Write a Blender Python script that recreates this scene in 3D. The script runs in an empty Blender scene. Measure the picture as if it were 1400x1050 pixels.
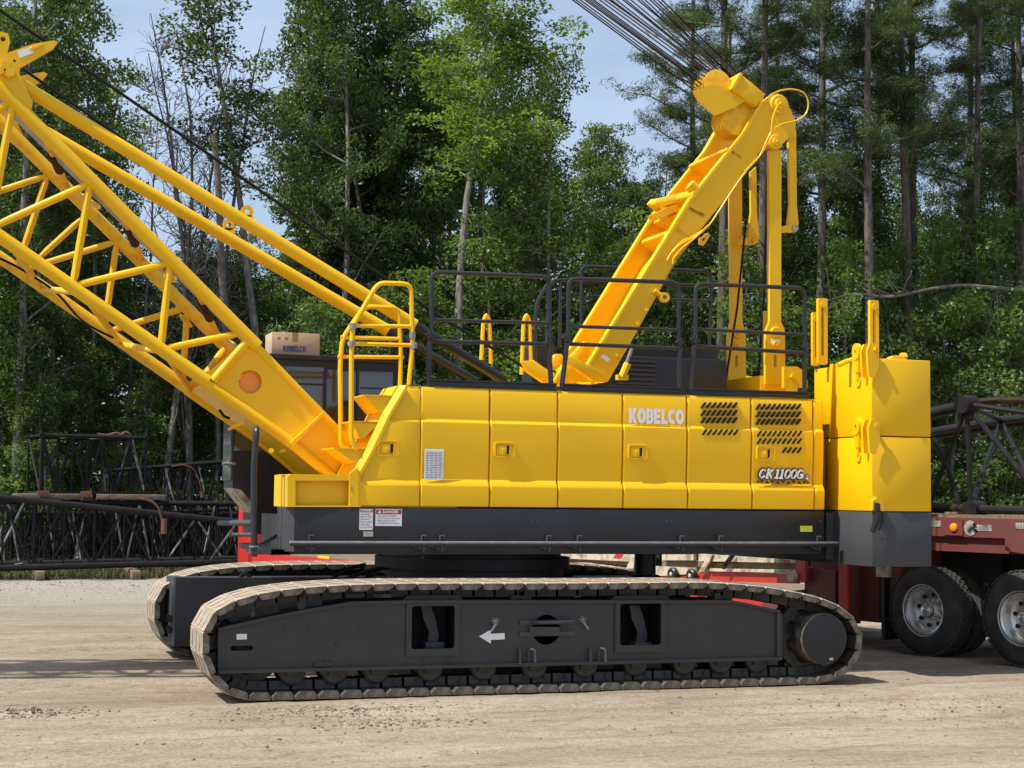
import bpy, bmesh, math, random
import numpy as np
from mathutils import Vector, Matrix
random.seed(7)
SC = bpy.context.scene
COL = SC.collection
# ------------------------------------------------------------------ camera
F = 2200.0; YAW = math.radians(18.5); PITCH = math.radians(3.9); ROLL = math.radians(0.65)
CAM = Vector((0, -15.7, 2.03))
fw = Vector((math.sin(YAW)*math.cos(PITCH), math.cos(YAW)*math.cos(PITCH), math.sin(PITCH)))
_r = Vector((math.cos(YAW), -math.sin(YAW), 0)); _u = _r.cross(fw)
rt = math.cos(ROLL)*_r + math.sin(ROLL)*_u; up = -math.sin(ROLL)*_r + math.cos(ROLL)*_u
cd = bpy.data.cameras.new('camera'); cam = bpy.data.objects.new('camera', cd); COL.objects.link(cam)
cam.matrix_world = Matrix(((rt.x, up.x, -fw.x, CAM.x), (rt.y, up.y, -fw.y, CAM.y), (rt.z, up.z, -fw.z, CAM.z), (0, 0, 0, 1)))
cd.sensor_width = 36; cd.lens = F/1400*36; cd.clip_end = 3000; cd.clip_start = 0.1
SC.camera = cam
def ray(px, py): return fw + (px-700)/F*rt + (525-py)/F*up
def P(px, py, Y):                       # the point of depth plane Y seen at photo pixel (px, py)
    d = ray(px, py); return CAM + d*((Y-CAM.y)/d.y)
def G(px, py, z=0.0):
    d = ray(px, py); return CAM + d*((z-CAM.z)/d.z)
def PS(pts, Y): return [P(x, y, Y) for x, y in pts]
TN = Vector((-.955, -.296, 0)); TP = Vector((11.71, 2.47, 0)); TD = Vector((-.296, .955, 0))
def T(px, py):                          # measure on the side plane of the trailer: (distance along it, height)
    d = ray(px, py); t = (TP-CAM).dot(TN)/d.dot(TN); p = CAM + d*t
    return (p-TP).dot(TD), p.z
# ------------------------------------------------------------------ materials
def mat(name, col, rough=.5, metal=0, noise=0.0, scale=6, col2=None, lo=.35, hi=.65, bump=0, bscale=40, coat=0, spec=.5, stretch=None, detail=6):
    m = bpy.data.materials.new(name); m.use_nodes = True
    nt = m.node_tree; N = nt.nodes; L = nt.links; b = N['Principled BSDF']
    b.inputs['Base Color'].default_value = (*col, 1); b.inputs['Roughness'].default_value = rough
    b.inputs['Metallic'].default_value = metal; b.inputs['Coat Weight'].default_value = coat
    b.inputs['Coat Roughness'].default_value = .12
    b.inputs['Specular IOR Level'].default_value = spec
    tc = N.new('ShaderNodeTexCoord'); src = tc.outputs['Object']
    if stretch:
        mp = N.new('ShaderNodeMapping'); mp.inputs['Scale'].default_value = stretch
        L.new(src, mp.inputs[0]); src = mp.outputs[0]
    if col2 or noise:
        n = N.new('ShaderNodeTexNoise'); n.inputs['Scale'].default_value = scale; n.inputs['Detail'].default_value = detail
        L.new(src, n.inputs['Vector'])
        r = N.new('ShaderNodeValToRGB'); r.color_ramp.elements[0].position = lo; r.color_ramp.elements[1].position = hi
        c2 = col2 or tuple(c*(1-noise) for c in col)
        r.color_ramp.elements[0].color = (*c2, 1); r.color_ramp.elements[1].color = (*col, 1)
        L.new(n.outputs['Fac'], r.inputs[0]); L.new(r.outputs[0], b.inputs['Base Color'])
        q = N.new('ShaderNodeMapRange'); q.inputs['To Min'].default_value = min(1, rough+.12); q.inputs['To Max'].default_value = max(0, rough-.05)
        L.new(n.outputs['Fac'], q.inputs[0]); L.new(q.outputs[0], b.inputs['Roughness'])
    if bump:
        n2 = N.new('ShaderNodeTexNoise'); n2.inputs['Scale'].default_value = bscale; n2.inputs['Detail'].default_value = 5
        L.new(src, n2.inputs['Vector'])
        bp = N.new('ShaderNodeBump'); bp.inputs['Strength'].default_value = bump; bp.inputs['Distance'].default_value = .02
        L.new(n2.outputs['Fac'], bp.inputs['Height']); L.new(bp.outputs[0], b.inputs['Normal'])
    return m
M = dict(
 yellow=mat('yellow_paint', (.90, .52, .002), .42, noise=.07, scale=1.7, lo=.3, hi=.7, coat=.08, bump=.05, bscale=2.2, spec=.35),
 yellowd=mat('yellow_paint_worn', (.84, .48, .006), .5, noise=.2, scale=9, lo=.32, hi=.5, bump=.05, bscale=30),
 black=mat('black_paint', (.013, .014, .017), .38, noise=.3, scale=5, bump=.03, bscale=8),
 char=mat('charcoal_frame_paint', (.034, .032, .031), .55, col2=(.046, .042, .038), scale=2.5, lo=.4, hi=.75, bump=.06, bscale=20),
 skirt=mat('dark_grey_skirt_paint', (.019, .020, .025), .36, noise=.25, scale=2, bump=.02, bscale=3),
 ballast=mat('grey_ballast_paint', (.060, .063, .070), .5, noise=.2, scale=2.2, bump=.05, bscale=14),
 rail=mat('black_rail_paint', (.022, .024, .029), .35, noise=.3, scale=12),
 dark=mat('dark_steel', (.018, .017, .016), .6, noise=.5, scale=8),
 grease=mat('greasy_steel', (.035, .032, .029), .5, col2=(.085, .07, .05), scale=9, lo=.3, hi=.62, bump=.15),
 dust=mat('dusty_shoe', (.42, .34, .25), .85, col2=(.22, .18, .14), scale=8, lo=.33, hi=.56, bump=.35, bscale=45),
 shoeend=mat('worn_shoe_steel', (.20, .165, .125), .5, metal=.1, col2=(.045, .044, .043), scale=9, lo=.42, hi=.68, bump=.2, bscale=30),
 steel=mat('bare_steel', (.45, .44, .42), .3, metal=.85, noise=.4, scale=14),
 galv=mat('galvanised_edge', (.34, .34, .35), .4, metal=.4, noise=.3, scale=8),
 alu=mat('polished_aluminium', (.90, .89, .87), .24, metal=.9, noise=.08, scale=4),
 tread=mat('dusty_tread', (.060, .055, .048), .85, noise=.3, scale=6),
 tyre=mat('tyre_rubber', (.022, .021, .020), .75, col2=(.05, .045, .038), scale=5, lo=.35, hi=.6, bump=.2, bscale=30),
 glass=mat('dark_cab_glass', (.014, .018, .020), .04, spec=1.0, coat=1.0),
 white=mat('white_vinyl', (.86, .86, .86), .45, noise=.06, scale=20),
 ink=mat('black_ink', (.03, .03, .035), .5), inkg=mat('grey_ink', (.22, .22, .26), .5),
 blue=mat('blue_ink', (.03, .07, .20), .5), redink=mat('red_ink', (.50, .02, .035), .5),
 card=mat('cardboard', (.56, .43, .29), .85, noise=.12, scale=4, bump=.08), tape=mat('parcel_tape', (.36, .21, .09), .35),
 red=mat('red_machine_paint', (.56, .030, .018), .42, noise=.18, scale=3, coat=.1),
 redshade=mat('shaded_red_trailer_paint', (.165, .036, .034), .6, col2=(.12, .045, .042), scale=4, lo=.35, hi=.6, bump=.08),  # same trailer red, with the crane's shade put into the colour
 cream=mat('cream_paint', (.56, .49, .37), .65, col2=(.26, .20, .14), scale=7, lo=.36, hi=.56), wood=mat('weathered_timber', (.27, .20, .125), .85, col2=(.12, .085, .055), scale=6, lo=.35, hi=.65, stretch=(1, 8, 8), bump=.3),
 rust=mat('rusty_strap', (.17, .065, .045), .8, noise=.4, scale=10), lat=mat('black_lattice_paint', (.011, .011, .012), .5, col2=(.020, .019, .019), scale=7, lo=.5, hi=.75, spec=.15),
 latg=mat('pale_worn_tube', (.42, .40, .38), .6, col2=(.10, .095, .09), scale=5, lo=.4, hi=.55),
 orange=mat('orange_lens_and_bounce', (1.0, .33, .015), .3), lens=mat('yellow_green_lens', (.55, .58, .05), .25),  # orange serves the lamp lenses and the painted bounce in the boom foot
 plank=mat('grey_walkway', (.42, .38, .37), .6, noise=.25, scale=5), brown=mat('brown_sleeve', (.045, .022, .015), .7, noise=.3, spec=.2),
 rope=mat('wire_rope', (.012, .011, .010), .7, spec=.2), ropeb=mat('greased_rope', (.10, .075, .045), .5, noise=.5, scale=30),
 slot=mat('slot_shadow_mesh', (.008, .007, .006), .8), concrete=mat('grey_conduit', (.35, .34, .32), .8))
# ------------------------------------------------------------------ mesh builder
class MB:
    def __init__(s): s.bm = bmesh.new()
    def _new(s, f, mi=0):
        for q in f: q.material_index = mi
    def box(s, a, b, bev=0, mi=0):
        bm = s.bm; x0, y0, z0 = [min(a[i], b[i]) for i in range(3)]; x1, y1, z1 = [max(a[i], b[i]) for i in range(3)]
        v = [bm.verts.new(c) for c in ((x0,y0,z0),(x1,y0,z0),(x1,y1,z0),(x0,y1,z0),(x0,y0,z1),(x1,y0,z1),(x1,y1,z1),(x0,y1,z1))]
        f = [bm.faces.new([v[i] for i in q]) for q in ((0,3,2,1),(4,5,6,7),(0,1,5,4),(1,2,6,5),(2,3,7,6),(3,0,4,7))]
        s._new(f, mi)
        if bev:
            ed = list({e for q in f for e in q.edges})
            r = bmesh.ops.bevel(bm, geom=ed, offset=bev, segments=2, affect='EDGES', profile=.5); s._new(r['faces'], mi)
        return s
    def prism(s, pts, off, mi=0, holes=(), bev=0):
        """pts: 3D polygon, extruded by the vector off; holes: more closed 3D loops"""
        bm = s.bm; off = Vector(off); rings = []; es = []
        for loop in [pts]+list(holes):
            vs = [bm.verts.new(p) for p in loop]; rings.append(vs)
            es += [bm.edges.new((vs[i], vs[(i+1) % len(vs)])) for i in range(len(vs))]
        if holes: fs = [g for g in bmesh.ops.triangle_fill(bm, use_beauty=True, use_dissolve=False, edges=es)['geom'] if isinstance(g, bmesh.types.BMFace)]
        else: fs = [bm.faces.new(rings[0])]
        nn = sum((q.normal if q.normal.length else Vector() for q in fs), Vector())
        for q in fs: q.normal_update()
        if fs and sum(q.normal.dot(off) for q in fs) > 0:
            for q in fs: q.normal_flip()
        m = {}
        for vs in rings:
            for v in vs: m[v] = bm.verts.new(v.co+off)
        f2 = [bm.faces.new([m[v] for v in reversed(q.verts)]) for q in fs]
        sd = []
        for vs in rings:
            for i in range(len(vs)):
                a, b = vs[i], vs[(i+1) % len(vs)]; sd.append(bm.faces.new((a, b, m[b], m[a])))
        bmesh.ops.recalc_face_normals(bm, faces=fs+f2+sd); s._new(fs+f2+sd, mi)
        if bev and not holes:
            ed = [e for q in fs for e in q.edges]
            r = bmesh.ops.bevel(bm, geom=ed, offset=bev, segments=2, affect='EDGES', profile=.5); s._new(r['faces'], mi)
        return s
    def tube(s, pts, r, seg=8, mi=0, closed=False, caps=True, fil=0, fseg=4):
        bm = s.bm; pts = [Vector(p) for p in pts]
        if fil: pts = fillet(pts, fil, fseg)
        n = len(pts); rr = r if isinstance(r, (list, tuple)) else [r]*n
        tang = []
        for i in range(n):
            a = pts[(i-1) % n] if (closed or i > 0) else pts[i]; b = pts[(i+1) % n] if (closed or i < n-1) else pts[i]
            t = (b-a); tang.append(t.normalized() if t.length else Vector((0, 0, 1)))
        u = tang[0].orthogonal().normalized(); rings = []
        for i in range(n):
            if i: 
                q = tang[i-1].rotation_difference(tang[i]); u = q @ u
            u = (u-tang[i]*u.dot(tang[i])).normalized(); w = tang[i].cross(u)
            k = 1.0
            if 0 < i < n-1 or closed:
                d = tang[i].dot((pts[(i+1) % n]-pts[i]).normalized()); k = 1/max(.5, d)
            rings.append([bm.verts.new(pts[i]+(u*math.cos(2*math.pi*j/seg)+w*math.sin(2*math.pi*j/seg))*rr[i]*k) for j in range(seg)])
        f = []
        for i in range(n if closed else n-1):
            a, b = rings[i], rings[(i+1) % n]
            for j in range(seg): f.append(bm.faces.new((a[j], a[(j+1) % seg], b[(j+1) % seg], b[j])))
        if caps and not closed: f.append(bm.faces.new(list(reversed(rings[0])))); f.append(bm.faces.new(rings[-1]))
        s._new(f, mi); return s
    def cyl(s, a, b, r, seg=20, mi=0, r2=None): return s.tube([a, b], [r, r2 if r2 is not None else r], seg, mi)
    def lathe(s, c, ax, prof, seg=32, mi=0, cap=(1, 1)):
        """prof: list of (distance along ax, radius)"""
        bm = s.bm; c = Vector(c); ax = Vector(ax).normalized(); u = ax.orthogonal().normalized(); w = ax.cross(u); R = []
        for d, r in prof: R.append([bm.verts.new(c+ax*d+(u*math.cos(2*math.pi*j/seg)+w*math.sin(2*math.pi*j/seg))*max(r, .0005)) for j in range(seg)])
        f = []
        for i in range(len(R)-1):
            for j in range(seg): f.append(bm.faces.new((R[i][j], R[i][(j+1) % seg], R[i+1][(j+1) % seg], R[i+1][j])))
        if cap[0]: f.append(bm.faces.new(list(reversed(R[0]))))
        if cap[1]: f.append(bm.faces.new(R[-1]))
        s._new(f, mi); return s
    def quad(s, pts, mi=0):
        s._new([s.bm.faces.new([s.bm.verts.new(p) for p in pts])], mi); return s
def fillet(pts, rad, seg=4):
    out = [pts[0]]
    for i in range(1, len(pts)-1):
        a, b, c = pts[i-1], pts[i], pts[i+1]; d1 = (a-b); d2 = (c-b); ll = min(rad, d1.length*.49, d2.length*.49)
        p, q = b+d1.normalized()*ll, b+d2.normalized()*ll
        for k in range(seg+1):
            t = k/seg; out.append(p*(1-t)**2+b*2*t*(1-t)+q*t*t)
    out.append(pts[-1]); return out
def link(name, me, parent=None):
    o = bpy.data.objects.new(name, me); COL.objects.link(o)
    if parent is not None: o.parent = parent
    return o
def org(o):
    v = Vector((0, 0, 0))
    while o is not None: v += o.location; o = o.parent
    return v
def obj(name, mb, mats, parent=None, label=None, ang=32):
    bm = mb.bm; o0 = org(parent) if parent is not None else Vector()
    if o0.length: bmesh.ops.translate(bm, vec=-o0, verts=bm.verts)
    ca = math.radians(ang); bm.normal_update()
    for e in bm.edges:
        e.smooth = len(e.link_faces) == 2 and e.calc_face_angle(3.2) < ca
    for q in bm.faces: q.smooth = True
    me = bpy.data.meshes.new(name); bm.to_mesh(me); bm.free()
    for m in (mats if isinstance(mats, (list, tuple)) else [mats]): me.materials.append(M[m] if isinstance(m, str) else m)
    o = link(name, me, parent)
    if label: o['label'] = label
    return o
def thing(name, label, cat, loc=(0, 0, 0), group=None):
    o = bpy.data.objects.new(name, None); COL.objects.link(o); o.location = loc; tag(o, label, cat, group); return o
def tag(o, label, cat, group=None, kind=None):
    if label: o['label'] = label
    if cat: o['category'] = cat
    if group: o['group'] = group
    if kind: o['kind'] = kind
    return o
def text(name, s, p, h, parent, m, nrm=(0, -1, 0), xd=(1, 0, 0), off=0.0, shear=0, ext=.0015, width=None, sp=1.0):
    c = bpy.data.curves.new(name, 'FONT'); c.body = s; c.size = h*1.38; c.offset = off; c.shear = shear; c.extrude = ext; c.space_character = sp; c.resolution_u = 3
    t = bpy.data.objects.new(name, c); COL.objects.link(t); bpy.context.view_layer.update()
    me = bpy.data.meshes.new_from_object(t); COL.objects.unlink(t); bpy.data.objects.remove(t)
    xs = [v.co.x for v in me.vertices]; w = (max(xs)-min(xs)) or 1; k = width/w if width else 1; x0 = min(xs)
    n = Vector(nrm).normalized(); x = Vector(xd).normalized(); z = n.cross(x); o0 = org(parent)
    for v in me.vertices:
        q = Vector(p)+x*(v.co.x-x0)*k+z*v.co.y+n*v.co.z; v.co = q-o0
    me.materials.clear(); me.materials.append(M[m]); return link(name, me, parent)
def circ(c, r, n=20, ax='y'):
    return [Vector((c[0]+r*math.cos(2*math.pi*i/n), c[1], c[2]+r*math.sin(2*math.pi*i/n))) for i in range(n)]
def rrect(x0, z0, x1, z1, Y, r, n=3):
    out = []
    for cx, cz, a0 in ((x1-r, z1-r, 0), (x0+r, z1-r, 90), (x0+r, z0+r, 180), (x1-r, z0+r, 270)):
        for k in range(n+1):
            a = math.radians(a0+90*k/n); out.append(Vector((cx+r*math.cos(a), Y, cz+r*math.sin(a))))
    return out
# ================================================================== CRANE
CR = thing('crawler_crane', 'big yellow crawler crane with dark tracks and lattice boom on the dirt yard', 'crane', (5.7, 2.6, 0))
def part(name, mb, m, parent=None, label=None, ang=32): return obj(name, mb, m, parent or CR, label, ang)
# ---- crawler tracks
path0 = [(2.12,.56),(2.16,.74),(2.25,.87),(2.38,.955),(2.62,1.03),(3.01,1.09),(3.52,1.12),(4.1,1.13),(6.08,1.12),(7.4,1.12),(7.8,1.10),(8.2,1.06),(8.64,.985),(8.98,.90),(9.2,.78),(9.34,.62),(9.39,.44),(9.33,.25),(9.19,.11),(9.0,.03),(8.8,.0),(6,.0),(2.62,.0),(2.42,.045),(2.27,.17),(2.17,.34)]
pp = [Vector((x, 0, z)) for x, z in path0]
seglen = [(pp[(i+1) % len(pp)]-pp[i]).length for i in range(len(pp))]; per = sum(seglen); NS = 68; pitch = per/NS
def along(s):
    s %= per
    for i, l in enumerate(seglen):
        if s <= l: return pp[i].lerp(pp[(i+1) % len(pp)], s/l)
        s -= l
    return pp[0]
def shoe_mesh(w=.86):
    mb = MB(); h = pitch/2
    prof = [(-h+.002, -.014), (-h+.011, 0), (h-.010, 0), (h-.003, -.014), (h-.012, -.040), (h-.055, -.074), (-h+.030, -.074), (-h+.010, -.040)]
    mb.prism([Vector((t, 0.02, n)) for t, n in prof], (0, w-.04, 0))
    # chamfered end lugs
    for y0, y1 in ((.02, -.0), (w-.02, w)):
        bm = mb.bm; a = [bm.verts.new((t, y0, n)) for t, n in prof]; b = [bm.verts.new((t*.95, y1, n*.86-.010)) for t, n in prof]
        fs = [bm.faces.new((a[i], a[(i+1) % 8], b[(i+1) % 8], b[i])) for i in range(8)]+[bm.faces.new(b)]
        bmesh.ops.recalc_face_normals(bm, faces=fs)
    # three low grouser ribs and the chain link
    for y in (.17, .43, .69): mb.box((-h*.7, y-.04, -.002), (h*.7, y+.04, .005))
    for y in (.30, .52): mb.box((-h*.96, y-.03, -.16), (h*.80, y+.03, -.068))
    mb.cyl((-h*.5, .26, -.125), (-h*.5, .60, -.125), .03, 8)
    bm = mb.bm; bm.normal_update()
    for f in bm.faces:
        c = f.calc_center_median()
        f.material_index = 0 if (c.z > -.012 and f.normal.z > .3) or (f.normal.z > .2 and c.z > -.03) else (2 if c.z < -.0705 else 1)
        f.smooth = False
    me = bpy.data.meshes.new('track_shoe'); bm.to_mesh(me); bm.free()
    for k in ('dust', 'shoeend', 'grease'): me.materials.append(M[k])
    return me
SHOE = shoe_mesh()
def shoe_matrix(i):
    a, b = along((i-.5)*pitch), along((i+.5)*pitch); c = (a+b)/2; t = (b-a).normalized()
    n = Vector((t.z, 0, -t.x)); n = -n if False else n
    cen = Vector((5.7, 0, .56)); 
    if n.dot(c-cen) < 0: n = -n
    y = Vector((0, 1, 0))
    if t.cross(y).dot(n) < 0: t = -t      # keep right handed (t, y, n)
    return Matrix(((t.x, 0, n.x, c.x), (0, 1, 0, 0), (t.z, 0, n.z, c.z), (0, 0, 0, 1)))
def roller_mb(x, z, Y0, Y1, r):
    mb = MB(); mb.lathe((x, Y0, z), (0, 1, 0), [(0, r*.45), (0, r*.86), (.012, r), (.06, r), (.075, r*.8), (Y1-Y0-.075, r*.8), (Y1-Y0-.06, r), (Y1-Y0-.012, r), (Y1-Y0, r*.86), (Y1-Y0, r*.45)], 24)
    mb.box((x-.07, Y0-.03, z-.045), (x+.07, Y0+.02, z+.12), .01)
    return mb
shoes_done = 0
for side, Y in ((0, 0.0), (1, 4.3)):
    base = MB(); ct = Vector((5.7, 0, .56)); lp = []
    for i in range(len(pp)):
        a_, b_ = pp[i-1], pp[(i+1) % len(pp)]; t_ = (b_-a_).normalized(); n_ = Vector((t_.z, 0, -t_.x)); n_ = n_ if n_.dot(ct-pp[i]) > 0 else -n_; lp.append(pp[i]+n_*.135+Vector((0, Y+.41, 0)))
    base.tube(lp, .035, 6, closed=True)
    tr = part('crawler_track', base, 'dark', label='near crawler track with dusty steel shoes' if side == 0 else 'far crawler track seen beneath the cab')
    stuffbm = None
    for i in range(NS):
        mw = shoe_matrix(i); c = mw.translation
        if side == 0 or c.x < 4.9 and c.z > .02 and shoes_done < 100:
            o = link('track_shoe', SHOE, tr); o.matrix_local = Matrix.Translation(Vector((0, Y, 0))-org(tr)) @ mw; shoes_done += 1
        else:
            if stuffbm is None: stuffbm = bmesh.new()
            n0 = len(stuffbm.verts); stuffbm.from_mesh(SHOE); stuffbm.verts.ensure_lookup_table()
            bmesh.ops.transform(stuffbm, matrix=Matrix.Translation((0, Y, 0)) @ mw, verts=stuffbm.verts[n0:])
    if stuffbm:
        bmesh.ops.translate(stuffbm, vec=-org(tr), verts=stuffbm.verts)
        me = bpy.data.meshes.new('track_shoes'); stuffbm.to_mesh(me); stuffbm.free()
        for k in ('dust', 'shoeend', 'grease'): me.materials.append(M[k])
        link('hidden_track_shoes', me, tr)['kind'] = 'stuff'
    # idler (spoked) and sprocket
    def spoked(cx, cz, R, Y0, Y1, n, hub):
        mb = MB(); 
        holes = [circ((cx+R*.60*math.cos(2*math.pi*(k+.5)/n), Y0, cz+R*.60*math.sin(2*math.pi*(k+.5)/n)), R*.2, 10) for k in range(n)]
        mb.prism(circ((cx, Y0, cz), R, 40), (0, Y1-Y0, 0), holes=holes); mb.cyl((cx, Y0-.05, cz), (cx, Y1+.05, cz), hub, 20); return mb
    part('idler_wheel', spoked(2.62, .56, .43, Y+.32, Y+.52, 6, .13), 'grease', tr)
    sp = spoked(8.87, .50, .40, Y+.30, Y+.55, 8, .2)
    for k in range(14):
        a = 2*math.pi*k/14; c = Vector((8.87+.41*math.cos(a), 0, .5+.41*math.sin(a)))
        sp.cyl((c.x, Y+.34, c.z), (c.x, Y+.50, c.z), .04, 8)
    part('drive_sprocket', sp, 'grease', tr)
    for x in [P(q, 915, .12).x for q in (403, 461, 519, 592, 666, 736, 806, 875, 942, 992, 1042)]:
        part('track_roller', roller_mb(x, .245, Y+.22, Y+.6, .135), 'grease', tr)
    for x in (3.28, 5.5, 7.82): 
        mb = MB(); mb.lathe((x, Y+.26, .935), (0, 1, 0), [(0, .05), (0, .085), (.3, .085), (.3, .05)], 20); mb.box((x-.16, Y+.2, .80), (x-.09, Y+.3, .98)); part('carrier_roller', mb, 'grease', tr)
# ---- near side frame
Yf = .12
outer = PS([(298, 862), (300, 858), (360, 846), (420, 834), (480, 824), (560, 822), (1000, 822), (1030, 828), (1065, 836), (1067, 903), (298, 921)], Yf)
def pxrect(x0, y0, x1, y1, Y, r=.03):
    a, b = P(x0, y1, Y), P(x1, y0, Y); return rrect(a.x, a.z, b.x, b.z, Y, r)
h1, h2 = pxrect(561, 827, 622, 888, Yf), pxrect(846, 824, 904, 883, Yf)
hc = circ(P(747, 861, Yf), .155, 28); slot = pxrect(315, 882.5, 346, 890, Yf, .025)
mb = MB(); mb.prism(outer, (0, .03, 0), holes=[h1, h2, hc, slot])
sf = part('side_frame', mb, 'char', label='charcoal side frame of the near track')
mb = MB()
zt, zb = P(700, 822, Yf).z, P(700, 908, Yf).z
mb.box((3.7, .155, zt-.045), (7.8, .80, zt-.02)); mb.box((2.35, .155, zb+.02), (8.38, .80, zb+.06)); mb.box((2.35, .62, zb+.02), (8.38, .66, zt-.17)); mb.box((3.7, .62, zt-.17), (7.8, .66, zt-.045))
for x in (4.16, 4.78, 6.43, 7.08): mb.box((x-.02, .155, zb+.06), (x+.02, .62, zt-.05))
part('frame_box', mb, 'dark', sf)
def frame_ring(x0, y0, x1, y1, g=.035):
    a, b = P(x0, y1, Yf), P(x1, y0, Yf); m = MB()
    m.prism(rrect(a.x-.05, a.z-.07, b.x+.05, b.z+.02, Yf-.022, .01), (0, .022, 0), holes=[rrect(a.x+.005, a.z+.005, b.x-.005, b.z-.005, Yf-.022, .03)]); return m
part('window_surround', frame_ring(561, 827, 622, 888), 'char', sf); part('window_surround', frame_ring(846, 824, 904, 883), 'char', sf)
mb = MB()
for q in ((575, 584, 590, 888), (860, 864, 872, 884)):
    pts = PS([(q[0]+14, 828), (q[0]+20, 845), (q[0]+25, 868), (q[0]+22, 886), (q[0]+8, 887), (q[0]+12, 865), (q[0]+4, 846), (q[0]+1, 828)], .35); mb.prism(pts, (0, .06, 0))
    part('inner_bracket', mb, 'ballast', sf); mb = MB()
    c = P(q[0]+18, 884, .33); mb.box((c.x-.1, .28, c.z-.03), (c.x+.1, .5, c.z+.05), .01); part('bracket_base', mb, 'ballast', sf); mb = MB()
mb = MB()   # welded edge flanges
edge = PS([(480, 824), (560, 822), (1000, 822), (1030, 828), (1065, 836)], Yf); el = PS([(298, 860), (360, 846), (420, 834), (480, 824)], Yf)
for A in (edge, el):
    for i in range(len(A)-1):
        a, b = A[i], A[i+1]; mb.prism([a+Vector((0, -.035, .012)), b+Vector((0, -.035, .012)), b+Vector((0, -.035, -.02)), a+Vector((0, -.035, -.02))], (0, .5, 0))
a, b = P(298, 914, Yf), P(1067, 899, Yf); z0 = (a.z+b.z)/2
mb.box((a.x, Yf-.045, z0-.035), (b.x, Yf+.3, z0+.0)); mb.box((b.x-.06, Yf-.04, z0), (b.x, Yf+.01, P(1065, 838, Yf).z), .004)
part('frame_flange', mb, 'char', sf)
mb = MB()   # top pads under the tread
for x0, x1 in ((548, 637), (832, 920)):
    a, b = P(x0, 822, .16), P(x1, 822, .16); mb.prism([Vector((a.x, .16, a.z-.01)), Vector((b.x, .16, a.z-.01)), Vector((b.x-.09, .16, a.z+.055)), Vector((a.x+.07, .16, a.z+.055))], (0, .5, 0))
part('wear_pad', mb, 'char', sf)
for x0 in (682, 719):
    mb = MB(); mb.prism(PS([(x0, 812), (x0+26, 812), (x0+24, 817), (x0+2, 817)] if 0 else [(x0-210+0, 812), (x0-182, 812), (x0-184, 817), (x0-208, 817)], .2), (0, .1, 0)); part('guide_pad', mb, 'shoeend', sf)
mb = MB()   # arrow
mb.prism(PS([(655, 870), (671, 861), (671, 866.5), (690, 865.5), (690, 874), (671, 875), (671, 880)], Yf-.004), (0, .003, 0)); part('direction_arrow', mb, 'white', sf)
mb = MB(); mb.prism(PS([(323.5, 867), (337.5, 866.5), (337.5, 874), (323.5, 874.5)], Yf-.004), (0, .003, 0)); part('data_label', mb, 'white', sf)
mb = MB()   # bracket over the round hole
a, b = P(710, 0, .08), P(784, 0, .08)
for y0, y1, d in ((848, 854, .07), (864, 870, .03)):
    mb.prism(PS([(710, y0), (784, y0-1), (784, y1-1), (710, y1)], .12-.001), (0, -.02, 0))
mb.prism(PS([(724, 849), (782, 847), (766, 851), (735, 852)], .11), (0, -.1, 0)); mb.prism(PS([(724, 857), (764, 857), (766, 869), (742, 869), (724, 864)], .095), (0, -.02, 0))
part('hole_bracket', mb, 'ballast', sf)
for x, y, s in ((677, 850, 1), (797, 848, -1)):
    mb = MB(); c = P(x, y, .10)
    for k in range(4): 
        a = k*math.pi/4+.5; mb.tube([c-Vector((math.cos(a), .2, math.sin(a)))*.035, c+Vector((math.cos(a), 0, math.sin(a)))*.05], .006, 6)
    mb.tube([c+Vector((-.0*s, -.02, -.02)), c+Vector((-.05*s, -.03, -.09))], .014, 8); part('spring_clip', mb, 'galv', sf)
for x, y in ((722, 896), (818, 895)):
    mb = MB(); c = P(x, y, .1); mb.tube([c+Vector((-.0, 0, -.07)), c+Vector((-.0, -.03, .07)), c+Vector((.05, -.08, .06)), c+Vector((.055, -.08, -.07))], .014, 8, fil=.03); mb.box((c.x-.11, .06, c.z-.08), (c.x-.09, .12, c.z+.07)); part('tow_hook', mb, 'ballast', sf)
mb = MB()
rr = random.Random(3)
for x, y in ((391, 862), (490, 860), (422, 860), (460, 880)): 
    c = P(x, y, .115); mb.cyl(c, c-Vector((0, .015, 0)), .012, 8)
for x in range(310, 1050, 34): 
    c = P(x, 912-.0195*(x-310)-3, .07); mb.box((c.x-.012, .074, c.z), (c.x+.012, .08, c.z+.02))
mb.box((P(430, 908, .1).x, .09, P(430, 911, .1).z), (P(455, 908, .1).x, .12, P(430, 906, .1).z)); part('weld_lug', mb, 'char', sf)
# final-drive drum
c = P(1127, 873.5, .02)
mb = MB(); mb.lathe((c.x, .02, c.z), (0, 1, 0), [(0, .262), (.0, .272), (.008, .280), (.34, .285), (.34, .30), (.5, .30)], 48)
dr = part('drive_motor', mb, 'shoeend', label='round drum of the travel motor, dusty on its flank')
mb = MB(); mb.lathe((c.x, .012, c.z), (0, 1, 0), [(0, .255), (.002, .268), (.01, .270)], 48)
part('motor_cover', mb, 'black', dr)
mb = MB(); mb.box((c.x+.06, .006, c.z-.23), (c.x+.10, .0125, c.z-.205)); part('data_label', mb, 'cream', dr)
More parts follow.
